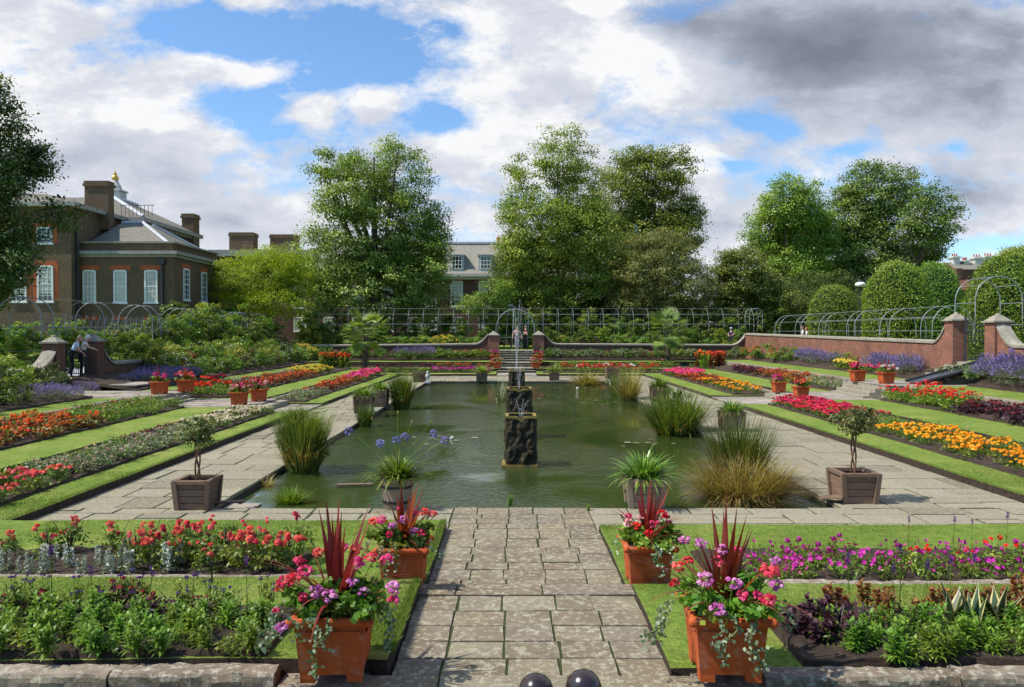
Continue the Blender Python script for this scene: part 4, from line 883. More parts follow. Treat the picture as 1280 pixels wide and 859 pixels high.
p=G(915,853,.29); pot((p.x,p.y+.2,.29),1.0,'large terracotta pot of lilac and crimson geraniums at the bottom right of the path',
  [(-.36,-.05,.3,.05,co),(-.28,0,.32,.045,cr),(-.2,-.2,.26,.065,li),(-.12,-.28,.08,.062,li),(.02,-.2,.24,.06,li),(.08,-.24,.17,.05,hp),(.3,-.12,.3,.07,co),(.36,-.05,.27,.055,co),(.34,-.18,.22,.05,li),(.26,-.24,.14,.06,cr),(.2,-.2,.16,.04,hp),(-.06,-.05,.34,.05,hp),(-.16,.1,.42,.05,li),(-.28,.12,.44,.045,li),(.12,.1,.36,.05,hp),(.0,.1,.38,.05,li),(-.4,-.1,.2,.04,cr),(.42,.1,.3,.045,li)],
  [(-.4,-.05,-.12,.24),(-.42,-.1,-.1,.3),(-.36,.02,-.16,.28),(.0,-.34,-.12,.3),(.06,-.34,.08,.34),(.1,-.33,.02,.26),(-.1,-.33,-.03,.2),(.4,0,.06,.18)],cordn=20,L=.78,nleaf=1800,rz=-.04)
p=G(502,738,.22); pot((p.x,p.y+.18,.22),.9,'terracotta pot with coral and lilac geraniums beside the path step, left',
  [(-.3,-.1,.24,.055,co),(-.22,-.12,.26,.055,hp),(-.1,-.15,.22,.05,li),(.02,-.2,.28,.055,li),(.12,-.15,.16,.05,li),(.2,-.1,.13,.045,cr),(.22,0,.3,.055,co),(.3,.02,.28,.05,co),(-.12,-.2,.14,.04,cr),(-.05,.1,.3,.05,hp),(.1,.1,.28,.05,hp),(-.25,.05,.2,.04,co)],
  [(-.12,-.3,.02,.3),(-.05,-.3,.0,.2),(-.3,-.1,-.08,.2),(.3,-.1,.05,.18),(-.18,-.28,-.04,.16)],cordn=17,L=.62,nleaf=1200,R=.35,Hh=.24)
p=G(813,735,.2); pot((p.x,p.y+.18,.2),.9,'terracotta pot with scarlet and white geraniums beside the path step, right',
  [(-.22,-.12,.22,.055,'palepink'),(-.14,-.15,.2,.05,'scarlet'),(-.02,-.2,.14,.05,'scarlet'),(.02,-.18,.22,.045,hp),(.14,-.1,.3,.05,'scarlet'),(.2,-.05,.27,.04,cr),(-.06,0,.24,.05,'palepink'),(.1,-.05,.2,.04,hp),(-.2,.05,.24,.045,hp),(.24,.05,.18,.035,cr)],
  [(.05,-.3,.02,.28),(.0,-.3,.06,.2),(-.28,-.1,-.05,.12),(.15,-.3,.05,.14)],cordn=16,L=.6,nleaf=1200,R=.34,Hh=.22)
def rheads(n,cols,R=.3): return [(R*math.cos(a)*q,R*math.sin(a)*q,rng.uniform(.12,.3),rng.uniform(.05,.07),cols[int(rng.integers(len(cols)))]) for a,q in zip(rng.uniform(0,6.3,n),rng.uniform(.3,1.1,n))]
SM=(('left terracotta pot of the lower pair on the left cross path, pink and grey',297,507,.27,('hotpink','palepink')),('right terracotta pot of the lower pair on the left cross path',322,502,.27,('palepink','crimson','hotpink')),
    ('terracotta pot with a flat head of pink geraniums before the left lavender',197,493,.55,('hotpink','magenta','hotpink')),('terracotta pot of coral geraniums right of the left lavender',230,490,.55,('coral','palepink','crimson')),
    ('terracotta pot of magenta and orange geraniums, left of the lower pair on the right',975,491,.27,('magenta','hotpink','vermil')),('terracotta pot of orange geraniums, right of the lower pair on the right',1003,498,.27,('vermil','orange','coral')),
    ('terracotta pot of hot pink geraniums, left of the upper pair on the right',1074,477,.75,('hotpink','crimson','hotpink')),('terracotta pot of red and white geraniums by the ramp',1110,480,.75,('crimson','palepink','whitep')))
for lab,px,py,z,cols in SM:
    p=G(px,py,z); pot((p.x,p.y+.15,z),.95,lab,rheads(16,cols,.36),[],cordn=10,L=.6,nleaf=350,R=.36,Hh=.26,group='terracotta pots on the cross paths')
for lab,px,py,Yp,z,cols in (('front terracotta pot on the left of the far steps',621,463,50.3,.16,('coral','palepink','hotpink')),('front terracotta pot on the right of the far steps',670,463,50.3,.16,('crimson','hotpink','palepink')),('rear pink flowered pot on the left of the far steps',618,452,52.6,.55,('hotpink','magenta')),('rear pink flowered pot on the right of the far steps',673,452,52.6,.55,('hotpink','magenta','coral'))):
    p=AT(px,415,Yp); pot((p.x,Yp,z),1.2,lab,rheads(14,cols,.42),[],cordn=6,L=.6,nleaf=300,R=.42,Hh=.4,group='pots flanking the far steps')
# small marker stake and lily pads
p=G(265,748,.19); mb=MB(); mb.box((0,0,.12),(.012,.012,.24)); mb.box((0,-.006,.235),(.05,.006,.035)); tag(mb.build('plant_label',M['iron'],loc=(p.x,p.y,.28)),'thin black plant label stake in the lawn below the coral roses','plant label')
M['pad']=leafmat('lily_pad',[(.10,.13,.05),(.2,.23,.11),(.34,.34,.24)],0,rough=.3,spec=.5)
for px,py,n,w,d,fl,lab in ((548,549,11,.5,.4,1,'water lily pads with one white bloom left of the lead tanks'),(726,501,16,.9,.9,0,'scatter of pale lily pads right of the middle tank'),(732,486,12,1.2,.5,1,'far lily pads with a white bloom before the brown sedge'),(795,553,9,.5,.5,0,'few lily pads near the right bank')):
    p=G(px,py,-.115); r=empty('water_lily',(p.x,p.y,-.116),label=lab,cat='water lily',group='water lilies on the pond'); mb=MB()
    for i in range(n):
        c=rng.normal(0,1,2)*(w,d); rr=rng.uniform(.05,.1); a0=rng.uniform(0,6); a=a0+np.linspace(.2,2*PI-.2,11); mb.poly([(c[0],c[1],.004+.0006*i)]+[(c[0]+rr*math.cos(t),c[1]+rr*math.sin(t),.004+.0006*i+rng.uniform(0,.006)) for t in a],0,rng.random())
    mb.build('pads',M['pad'],r)
    if fl: mb=MB(); flowerheads(mb,[(.35 if px<600 else -.4,.0,.03)],.07,0,14); mb.build('bloom',M['whitep'],r)
# ================================================================== arched tunnels of steel hoops
def tunnel(label,axis,c,t0,t1,zb,width,top,spacing,pair=0,rails=(.25,.55,.8,1.0),r0=.022,lat=False,group='steel hoop tunnels round the garden'):
    """hoops across a path; axis 'x' or 'y' is the way the tunnel runs, c = its centre line"""
    r=empty('arch_tunnel',(0,0,0),label=label,cat='pergola',group=group)
    ts=list(np.arange(t0,t1+.01,spacing)); 
    if pair: ts=sorted(ts+[t+pair for t in ts])
    hh=top-zb; st=hh-width/2
    def hoop(t):
        a=np.linspace(PI,0,13); P=[(-width/2,zb),(-width/2,zb+st*.5)]+[(width/2*math.cos(x),zb+st+width/2*math.sin(x)) for x in a]+[(width/2,zb+st*.5),(width/2,zb)]
        return np.array([(t,c+u,z) if axis=='x' else (c+u,t,z) for u,z in P])
    for t in ts: mb=MB(); mb.tube(hoop(t),r0,6); mb.build('hoop',M['steel'],r,smooth=True)
    for q in rails:
        if q<.99: us=[(-1,q),(1,q)]
        else: us=[(0,1)]
        for sg,f in us:
            z=zb+hh*f; u=sg*width/2
            if z>zb+st and f<.99: u=sg*math.sqrt(max(0,(width/2)**2-(z-zb-st)**2))
            mb=MB(); mb.tube([(t0,c+u,z),(t1,c+u,z)] if axis=='x' else [(c+u,t0,z),(c+u,t1,z)],r0*.7,5); mb.build('rail',M['steel'],r)
    if lat:
        mb=MB()
        for t in np.arange(t0,t1,.55):
            for sg in (-1,1):
                for d in (-.55,.55): mb.tube([(c+sg*width/2,t,zb+hh*.5),(c+sg*width*.42,t+d,zb+hh*.8)] if axis=='y' else [(t,c+sg*width/2,zb+hh*.5),(t+d,c+sg*width*.42,zb+hh*.8)],.009,4)
        mb.build('lattice',M['steel'],r)
    return r
tunnel('long steel hoop tunnel running across behind the end wall','x',60.6,-16,19.2,1.27,2.2,4.45,1.15,rails=(.3,.62,.86,1.0),r0=.0135)
tunnel('steel hoop tunnel in pairs of arches above the red brick wall','y',20.4,36.0,58,1.27,1.9,3.85,4.1,pair=1.0,rails=(.55,.8,1.0),r0=.02)
tunnel('tall pair of steel arches rising over the right hand gate','y',20.65,33.0,34.5,1.27,2.0,5.0,1.5,rails=(.45,.7,.9,1.0),r0=.024)
tunnel('pale steel hoop tunnel with lattice beside the left gate, half covered in leaves','y',-18.4,29.0,56,1.0,1.7,3.95,4.5,pair=.8,rails=(.3,.62,1.0),lat=True,r0=.02)
r=tunnel('single tall steel arch closing the right end of the rear tunnel','y',18.6,59.3,60.4,1.27,1.0,4.45,1.1,rails=(.8,))
tunnel('steel arch standing over the central far gate','y',.25,58.2,59.3,1.27,2.9,4.35,1.0,rails=(.99,1.0))
# lamp
p=AT(1075,415,52); r=empty('street_lamp',(p.x,52,1.27),label='black lamp post with a white globe between the clipped yews',cat='street lamp'); zt=ZA(355,52)-1.27
mb=MB(); mb.tube([(0,0,0),(0,0,.6),(0,0,.65),(0,0,zt-.3)],[.12,.11,.07,.05],10); mb.build('post',M['iron'],r)
mb=MB(); mb.ball((0,0,zt-.05),(.34,.34,.2),k=16); mb.build('globe',M['white'],r,smooth=True); mb=MB(); mb.lathe([(.22,zt+.08),(.12,zt+.18),(.02,zt+.26)],k=12); mb.lathe([(.05,zt-.35),(.2,zt-.22),(.26,zt-.17)],k=12); mb.build('lamp_cap',M['iron'],r)
r=empty('garden_bench',(XA(735,58.6),58.6,1.28),label='red brown wooden bench behind the end wall',cat='bench'); mb=MB()
for i in range(4): mb.box((0,-.2+.12*i,.44),(1.9,.1,.03))
mb.build('seat',M['bark_red'],r); mb=MB()
for z in (.6,.72,.84): mb.box((0,.27,z),(1.9,.03,.09))
mb.build('backrest',M['bark_red'],r)
for sx in (-1,1):
    for sy,hh in ((-.22,.62),(.26,.9)): mb=MB(); mb.box((sx*.9,sy,hh/2),(.06,.06,hh)); mb.build('leg',M['bark_red'],r)

# ================================================================== people
SKIN=solid('skin',[(.5,.27,.18),(.55,.31,.22)],rough=.6)
def cloth(c,name): return solid(name,[tuple(v*.8 for v in c),c],scale=9,rough=.9)
def person(loc,rz,label,shirt,trou,hair,lean=0.0,head=(0,0),arms=((.05,.12,-.3),(.05,.12,-.3)),short=True,h=1.7,skirt=False,hat=None,knee=0.0):
    """one continuous skinned body; lean in radians at the hip; arms: hand offsets from the shoulder for both sides (x out, y forward, z)"""
    s=h/1.72; R=empty('person',loc,rz,label=label,cat='person'); 
    c,sn=math.cos(lean),math.sin(lean)
    def up(x,y,z): # torso coordinates rotated about the hip (.93)
        z-=.93; return (x,y*c+z*sn,.93+z*c-y*sn)
    V=[];Rad=[];E=[];reg=[]
    def v(p,r,g,par=None,r2=None):
        V.append(tuple(q*s for q in p)); Rad.append((r*s,(r2 or r)*s)); reg.append(g)
        if par is not None: E.append((par,len(V)-1))
        return len(V)-1
    pel=v((0,0,.95),.135,1,None,.105); w=v(up(0,0,1.1),.125,0,pel,.10); ch=v(up(0,.0,1.3),.15,0,w,.11); ne=v(up(0,.0,1.455),.06,2,ch); hd0=v(up(0,.02,1.54),.062,2,ne)
    for sg,ar in zip((-1,1),arms):
        sh=v(up(sg*.17,0,1.40),.062,0,ch); S=np.array(up(sg*.19,0,1.38)); hnd=S+np.array((sg*ar[0],ar[1],ar[2])); mid=(S+hnd)/2+np.array((sg*.06,-.06,-.03))
        el=v(tuple(mid),.043,0 if not short else 2,sh); wr=v(tuple(hnd),.028,2,el); d=(hnd-mid)/np.linalg.norm(hnd-mid); pm=v(tuple(hnd+d*.07),.034,2,wr,.02)
        ar_end.append((np.array(V[pm]),d,sg,s))
    for sg in (-1,1):
        hp_=v((sg*.09,0,.9),.092,1,pel); kn=v((sg*.10,.03+knee*sg,.5),.06,1,hp_); an=v((sg*.105,-.02+knee*sg*1.6,.1),.042,1 if not skirt else 2,kn); v((sg*.115,.1+knee*sg*1.6,.045),.04,3,an,.035)
    me=bpy.data.meshes.new('person_body'); me.from_pydata(V,E,[]); o=bpy.data.objects.new('body',me); COL.objects.link(o)
    md=o.modifiers.new('Skin','SKIN'); md.use_smooth_shade=True
    for d,rr in zip(me.skin_vertices[0].data,Rad): d.radius=rr
    me.skin_vertices[0].data[0].use_root=True
    sb=o.modifiers.new('Sub','SUBSURF'); sb.levels=1; sb.render_levels=1
    dg=bpy.context.evaluated_depsgraph_get(); ev=o.evaluated_get(dg); em=ev.to_mesh()
    P=np.array([x.co[:] for x in em.vertices]); faces=[list(f.vertices) for f in em.polygons]; ev.to_mesh_clear()
    bpy.data.objects.remove(o); 
    mb=MB(); VV=np.array(V); ee=E; segA=VV[[a for a,_ in ee]]; segB=VV[[b for _,b in ee]]; rg=[reg[b] if reg[a]!=1 or reg[b]!=0 else 1 for a,b in ee]
    for f in faces:
        q=P[f]; ctr=q.mean(0); ab=segB-segA; t=np.clip(((ctr-segA)*ab).sum(1)/((ab**2).sum(1)+1e-9),0,1); dd=np.linalg.norm(segA+ab*t[:,None]-ctr,axis=1); k=int(dd.argmin()); g=rg[k]
        if short and g==2 and reg[ee[k][0]]==0 and reg[ee[k][1]]==2 and t[k]<.55 and ee[k][1]!=3: g=0
        mb.poly(q,g)
    # fingers and thumb
    for (pp,d,sg,_) in ar_end:
        side=np.cross(d,(0,0,1)); side=side/(np.linalg.norm(side)+1e-9)
        for i,l in enumerate((.065,.075,.07,.055)):
            b0=pp+side*(i-1.5)*.018*s; mb.tube([b0,b0+d*l*.5*s,b0+(d*.85+np.array((0,0,-.4)))*l*s],[.009*s,.008*s,.006*s],5,2)
        mb.tube([pp-d*.03*s-side*.03*s,pp-side*.055*s+d*.01*s,pp-side*.05*s+d*.045*s],[.01*s,.009*s,.007*s],5,2)
    ar_end.clear()
    hc=np.array(up(0,.03+head[1]*.06,1.62))*s; hc[0]+=head[0]*.04
    mb.ball(hc,(.078*s,.095*s,.115*s),2,k=14,n=10); mb.ball(hc+np.array((0,.095,-.01))*s,(.014*s,.022*s,.02*s),2,k=6,n=5)
    for sg in (-1,1): mb.ball(hc+np.array((sg*.078,0,-.005))*s,(.012*s,.022*s,.032*s),2,k=6,n=5); mb.ball(hc+np.array((sg*.03,.086,.015))*s,(.011*s,.008*s,.007*s),3,k=6,n=4)
    mb.ball(hc+np.array((0,.088,-.05))*s,(.024*s,.008*s,.006*s),4,k=6,n=4)
    mb.build('body',[cloth(shirt,'shirt_cloth'),cloth(trou,'trouser_cloth'),SKIN,cloth((.03,.025,.02),'shoe_leather'),cloth((.4,.12,.1),'lips')],R,smooth=True)
    hb=MB(); t=np.linspace(-.15,PI/2,7); k=14
    prof=[(max(.001,math.cos(x)),math.sin(x)) for x in t]; hb.lathe([(.086*s*a,.125*s*b) for a,b in prof],hc+np.array((0,-.012,.012))*s,k,0,sy=1.15)
    hb.ball(hc+np.array((0,-.055,-.02))*s,(.08*s,.06*s,.09*s),k=12,n=8)
    if hat: hb.lathe([(.13*s,.05*s),(.09*s,.055*s),(.085*s,.13*s),(.001,.14*s)],hc,14)
    hb.build('hat' if hat else 'hair',cloth(hat or hair,'hat_cloth' if hat else 'hair_fibre'),R,smooth=True)
    if skirt:
        k=MB(); k.lathe([(.13*s,1.0*s),(.17*s,.8*s),(.2*s,.5*s),(.21*s,.42*s)],(0,.0,0),16); k.build('skirt',cloth(trou,'skirt_cloth'),R,smooth=True)
    return R
ar_end=[]
def ppl(px,Y,z,*a,**k): x=XA(px,Y); return person((x,Y,z),*a,**k)
ppl(89,29.1,.9,-1.0,'person in a pale blue shirt and dark trousers bending forward at the left gate',(.55,.65,.8),(.012,.013,.018),(.35,.25,.16),lean=.42,arms=((.0,.18,-.4),(.0,.22,-.38)),h=1.66)
ppl(101,29.5,.9,-1.15,'white haired person in a cream top leaning on the left gate',(.72,.68,.6),(.012,.012,.015),(.72,.7,.66),lean=.34,arms=((.0,.3,-.25),(.0,.34,-.22)),h=1.66)
ppl(646.5,56.3,1.31,PI,'person in a beige top with hands on hips on the far steps',(.6,.42,.32),(.2,.2,.24),(.06,.04,.03),arms=((.12,.05,-.38),(.12,.05,-.38)),h=1.72)
ppl(657,56.5,1.31,PI,'person dressed in black with folded arms on the far steps',(.014,.014,.018),(.02,.02,.026),(.03,.02,.015),arms=((-.22,.2,-.22),(-.22,.22,-.25)),short=False,h=1.82)
ppl(914,58.4,1.28,2.6,'person in navy with a pale blue cap behind the end wall',(.03,.03,.10),(.02,.02,.05),(.2,.2,.2),arms=((-.05,.2,-.25),(-.05,.2,-.25)),hat=(.35,.5,.65),h=1.68)
ppl(1003.5,50.0,1.32,1.2,'person in a white top walking behind the red brick wall, left of two',(.8,.8,.8),(.5,.5,.5),(.22,.10,.05),h=1.68)
ppl(1008.5,49.4,1.32,1.2,'red haired person in pale grey walking behind the red brick wall, right of two',(.62,.62,.64),(.4,.4,.42),(.28,.12,.05),h=1.6)
ppl(344,58.2,1.1,2.9,'person in orange half hidden among the shrubs behind the end wall',(.5,.2,.08),(.05,.05,.06),(.55,.5,.45),h=1.65)
ppl(676.5,58.3,.95,PI-.4,'person in a red hat behind the end wall by the far right pillar',(.05,.06,.05),(.05,.05,.06),(.3,.1,.1),hat=(.5,.05,.05),h=1.6)
# ================================================================== planting
def proto(name,cat,mb,mats,children=()):
    o=mb.build(name,mats,link=False); o['category']=cat
    if children: setkids(o,[c[1].build(c[0],c[2],link=False) for c in children])
    return o
def bedding(name,cat,lm,fm,h=.25,r=.2,nl=90,nf=9,fr=.035,ll=.06,lw=.035,pet=6,spread=.95,lm2=None,n=2,top=.9,spike=0):
    out=[]
    for k in range(n):
        mb=MB(); foliage(mb,[(0,0,h*.42,r,r,h*.45)],nl,ll,lw,0,clump=.085,k=max(10,nl//6),shell=.3,tv=.7,droop=.0)
        if lm2: foliage(mb,[(0,0,h*.5,r*.95,r*.95,h*.5)],nl//3,ll,lw,2,clump=.04,shell=.5)
        if nf:
            a=rng.uniform(0,2*PI,nf); q=np.sqrt(rng.random(nf))*r*spread
            C=np.stack([np.cos(a)*q,np.sin(a)*q,h*(top+.16*rng.random(nf)-.28*(q/r)**2)],1)
            if spike:
                for c in C:
                    m=int(spike/.018); t=rng.random(m); d=rdir(m)*.014*(1.2-t)[:,None]; flowerheads(mb,c+np.stack([0*t,0*t,t*spike],1)+d,fr,1,3,flat=1.)
                    mb.tube([c*np.array([.6,.6,.2]),c+np.array([0,0,spike])],.004,4,0)
            else:
                flowerheads(mb,C,fr*rng.uniform(.75,1.2,nf),1,pet)
                for c in C: mb.tube([c*np.array([.45,.45,.15]),c],.0035,3,0,.4,cap=False)
        for q in range(5): aa=q*1.26+rng.uniform(0,1); mb.tube([(0,0,.01),(r*.55*math.cos(aa),r*.55*math.sin(aa),h*.35),(r*.85*math.cos(aa),r*.85*math.sin(aa),h*.8)],[.006,.005,.003],3,0,.3)
        mats_=[M[lm],M[fm] if fm else M[lm]]+([M[lm2]] if lm2 else [])
        out.append(proto(name,cat,mb,mats_))
    return out
def fillbed(x0,x1,y0,y1,z,protos,label,group,sp=.36,s=1.0,rows=None,z1=None,rowtxt=('front row','middle rows','back row'),flip=False,jit=.36,lo=.72,hi=1.2,zs=.82,skip=.07):
    """one plant after another on a loose grid; z..z1 across the bed"""
    a,b=min(x0,x1),max(x0,x1); nx=max(1,round((b-a)/sp)); ny=max(1,round(abs(y1-y0)/sp)); ys=sorted((y0,y1)); z1=z if z1 is None else z1
    for i in range(nx):
        f=(i+.5)/nx
        for j in range(ny):
            x=a+(b-a)*f+rng.uniform(-jit,jit)*sp; y=ys[0]+(ys[1]-ys[0])*(j+.5+(.5 if i%2 else 0)*.6)/ny+rng.uniform(-jit,jit)*sp
            y=min(max(y,ys[0]+.05),ys[1]-.05)
            g=f if not flip else 1-f; t=''
            if rowtxt and nx>=3: t=', '+(rowtxt[0] if i==(0 if not flip else nx-1) else rowtxt[2] if i==(nx-1 if not flip else 0) else rowtxt[1])
            if rng.random()<skip: continue
            k_=s*rng.uniform(lo,hi); inst(protos[int(rng.integers(len(protos)))],(x,y,z+(z1-z)*f+.02),rng.uniform(0,2*PI),(k_,k_,k_*zs*rng.uniform(.85,1.15)),label+t,group)
def ypx(X,px): return X*F/(px-640)
# ---- prototypes for bedding
B={}
B['begonia']=bedding('begonia','begonia','bronzeleaf','vermil',.26,.2,120,6,.036,.06,.045,lm2='midleaf')
B['beg_coral']=bedding('begonia','begonia','midleaf','coral',.28,.2,110,10,.045,.06,.04)
B['grey']=bedding('grey_bedding_plant','bedding plant','greyleaf','palepink',.26,.2,150,3,.022,.05,.03,lm2='midleaf')
B['green']=bedding('green_bedding_plant','bedding plant','midleaf','palepink',.27,.2,140,1,.025,.055,.03,lm2='brightleaf')
B['fill']=bedding('low_green_plant','bedding plant','midleaf','palepink',.22,.19,120,0,.03,.07,.03,lm2='brightleaf')
B['plum']=bedding('plum_bedding_plant','bedding plant','plumleaf','darkred',.24,.2,130,5,.03,.06,.04)
B['cream']=bedding('cream_begonia','begonia','midleaf','cream',.25,.2,80,16,.042,.055,.04)
B['redbrown']=bedding('bronze_bedding_plant','bedding plant','bronzeleaf','vermil',.26,.2,120,8,.035)
B['pink']=bedding('pink_geranium','geranium','midleaf','hotpink',.3,.22,80,20,.05)
B['scarlet']=bedding('scarlet_geranium','geranium','midleaf','scarlet',.36,.22,110,11,.05)
B['redsparse']=bedding('red_bedding_plant','geranium','brightleaf','scarlet',.4,.22,130,6,.045,lm2='yellowleaf',top=1.05)
B['marigold']=bedding('marigold','marigold','midleaf','orange',.27,.2,130,9,.042,.05,.02,pet=9)
B['yellow']=bedding('yellow_daisy','daisy','midleaf','yellow',.3,.2,90,14,.042)
B['crimson']=bedding('crimson_begonia','begonia','midleaf','crimson',.27,.2,70,24,.04)
B['salvia_w']=bedding('red_and_white_salvia','salvia','midleaf','scarlet',.35,.22,80,10,.03,spike=.16)
B['whitefl']=bedding('white_bedding_plant','bedding plant','midleaf','whitep',.42,.2,80,14,.05)
B['magenta']=bedding('magenta_bedding_plant','bedding plant','midleaf','magenta',.28,.22,80,18,.045)
B['canna']=[]
for k in range(2):
    mb=MB(); 
    for i in range(7):
        x,y=rng.normal(0,.12,2); hh=rng.uniform(.7,1.0); mb.tube([(x,y,0),(x*1.2,y*1.2,hh)],.012,5); a=rng.uniform(0,6.3,6)
        blades(mb,np.stack([np.full(6,x),np.full(6,y),np.linspace(.1,hh*.75,6)],1),a,rng.uniform(.7,1.2,6),.42,.13,.7,4,0,rng.random(6)); flowerheads(mb,np.array([(x*1.2,y*1.2,hh+.05),(x*1.2+.05,y*1.2,hh+.12)]),.085,1,9,flat=1)
    B['canna'].append(proto('canna_lily','canna lily',mb,[M['bronzeleaf' if k else 'midleaf'],M['vermil']]))
B['lav']=[]
for k in range(3):
    mb=MB(); foliage(mb,[(0,0,.22,.36,.36,.24)],260,.12,.012,0,clump=.08,shell=.4,droop=-.5)
    n=170; a=rng.uniform(0,6.3,n); el=np.arccos(np.clip(rng.random(n)**.7*.95,0,1)); el=PI/2-el*.8; L_=rng.uniform(.42,.62,n); b=np.stack([np.cos(a)*.08,np.sin(a)*.08,np.full(n,.1)],1)
    d=np.stack([np.cos(a)*np.cos(el),np.sin(a)*np.cos(el),np.sin(el)],1); e=b+d*L_[:,None]
    leaves(mb,b+d*.2,d,rdir(n),L_-.15,.008,0,.6)
    for q in range(4): D=nrm(d+rdir(n)*.45); leaves(mb,e-d*(.02+.035*q),D,rdir(n),.055,.028,1,rng.random(n))
    B['lav'].append(proto('lavender_bush','lavender',mb,[M['greyleaf'],M['lavender']]))
def shrub(name,lm,h=1.1,r=.7,n=900,ll=.11,lw=.06,fm=None,nf=0,fr=.05,lm2=None,cat='shrub',k=2,droop=.15,spike=0):
    out=[]
    for _ in range(k):
        mb=MB(); lo=[(0,0,h*.5,r,r,h*.5)]+[(rng.uniform(-.5,.5)*r,rng.uniform(-.5,.5)*r,h*rng.uniform(.35,.8),r*rng.uniform(.35,.6),r*rng.uniform(.35,.6),h*.3) for _ in range(4)]
        foliage(mb,lo,n,ll,lw,0,clump=ll*1.5,shell=.45,tv=.7,droop=droop)
        for i in range(7): a=rng.uniform(0,6.3); mb.tube([(0,0,0),(r*.4*math.cos(a),r*.4*math.sin(a),h*.45),(r*.7*math.cos(a),r*.7*math.sin(a),h*rng.uniform(.6,.95))],[.02,.012,.004],4,3)
        if lm2: foliage(mb,lo,n//3,ll,lw,2,clump=ll*1.5,shell=.6)
        if nf:
            d=rdir(nf); d[:,2]=np.abs(d[:,2]); C=np.array([0,0,h*.45])+d*np.array([r,r,h*.56])*rng.uniform(.85,1.08,nf)[:,None]; flowerheads(mb,C,fr*rng.uniform(.7,1.2,nf),1,7)
        out.append(proto(name,cat,mb,[M[lm],M[fm or lm],M[lm2 or lm],M['bark']]))
    return out
S={}
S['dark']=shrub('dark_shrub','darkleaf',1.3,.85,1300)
S['mid']=shrub('green_shrub','midleaf',1.2,.8,1100,lm2='brightleaf')
S['bright']=shrub('bright_green_shrub','brightleaf',1.0,.75,1000,lm2='midleaf')
S['yellow']=shrub('golden_shrub','yellowleaf',1.1,.75,1000,lm2='midleaf')
S['grey']=shrub('grey_green_shrub','greyleaf',.9,.7,900,lm2='midleaf')
S['white']=shrub('white_flowered_shrub','midleaf',1.0,.8,1000,fm='whitep',nf=26,fr=.045)
S['red']=shrub('red_tinged_shrub','bronzeleaf',1.0,.75,900,lm2='midleaf')
S['goldflower']=shrub('yellow_flowered_shrub','yellowleaf',1.1,.7,900,fm='yellow',nf=60,fr=.06,lm2='midleaf')
S['pinkfl']=shrub('pink_flowered_shrub','midleaf',.9,.7,900,fm='hotpink',nf=22,fr=.05)
S['orangefl']=shrub('orange_flowered_plant','midleaf',.9,.55,700,fm='vermil',nf=26,fr=.05)
S['tallgreen']=shrub('tall_climber','brightleaf',2.6,.95,2100,.13,.08,lm2='yellowleaf')
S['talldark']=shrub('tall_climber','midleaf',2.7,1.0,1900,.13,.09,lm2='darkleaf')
S['grass']=[]
for k in range(2):
    mb=MB(); n=130; a=rng.uniform(0,6.3,n); b=np.stack([rng.normal(0,.1,n),rng.normal(0,.1,n),np.zeros(n)],1); blades(mb,b,a,rng.uniform(.9,1.5,n),rng.uniform(.5,1.0,n),.022,rng.uniform(.1,.6,n),4,0,rng.random(n)); S['grass'].append(proto('grassy_perennial','perennial',mb,[M['greyleaf' if k else 'midleaf']]))

# ---- bedding on the long side beds
lx,rx=-7.5,8.95
gl='bedding in the left lower bed'; 
def seg(side,tier,pa,pb,key,label,sp=.38,s=1.05,sub=(0,1),s2=None):
    if side<0: e0,e1=((-7.5,-8.62) if tier==1 else (-10.3,-11.98)); zz=(LZ[0],LZ[0]) if tier==1 else (LZ[1],LZ[1]+.13)
    else: e0,e1=((8.95,10.58) if tier==1 else (12.85,13.68)); zz=(RZ[0],RZ[0]) if tier==1 else (RZ[1],RZ[1]+.22)
    xm=e0+(e1-e0)*.3
    ya,yb=sorted((ypx(xm,pa),ypx(xm,pb)))
    lo,hi=(LP if side<0 else RP)
    a,b=e0+(e1-e0)*sub[0],e0+(e1-e0)*sub[1]
    for y0,y1 in ((max(ya,10.4),min(yb,lo-.15)),(max(ya,hi+.2),min(yb,46.2))):
        if y1-y0<.3: continue
        z0,z1=zz if a<b and side>0 else (zz[1],zz[0]); 
        if side<0: fl=True
        else: fl=False
        # spacing grows a little with distance, as the far beds are seen only as drifts
        k=1.0 if y0<24 else 1.25
        fillbed(a,b,y0,y1,z0,B[key],label,label.split(' in ')[0]+'s',sp*k,s*k,z1=z1,flip=fl)
seg(-1,1,-150,62,'beg_coral','coral red begonia in the near end of the left lower bed',.36,1.1,sub=(.0,.6))
seg(-1,1,-150,62,'green','leafy green bedding plant behind the coral begonias on the left',.36,1.1,sub=(.6,1))
seg(-1,1,62,255,'grey','grey green bedding plant in the middle of the left lower bed',.3,1.2,sub=(0,.75))
seg(-1,1,62,190,'green','bright green bedding plant along the back of the left lower bed',.32,1.2,sub=(.75,1))
seg(-1,1,190,255,'plum','dark plum bedding plant at the back of the left lower bed',.36,1.1,sub=(.75,1))
seg(-1,1,255,338,'cream','cream white begonia in the left lower bed by the cross path',.38,1.1)
seg(-1,1,338,402,'grey','pale grey bedding plant beyond the left cross path',.4,1.1)
seg(-1,1,402,442,'redbrown','rust red bedding plant in the far part of the left lower bed',.42,1.15)
seg(-1,1,442,470,'pink','hot pink geranium at the far end of the left lower bed',.42,1.1)
seg(-1,2,-150,105,'begonia','orange red begonia with bronze leaves in the left upper bed',.36,1.25)
seg(-1,2,105,245,'green','green bedding plant in the left upper bed',.36,1.35,sub=(0,.8))
seg(-1,2,105,245,'begonia','red flowered begonia along the back of the left upper bed',.4,1.0,sub=(.8,1))
seg(-1,2,245,290,'green','green bedding plant in the left upper bed beside the path',.42,1.1,sub=(0,.6))
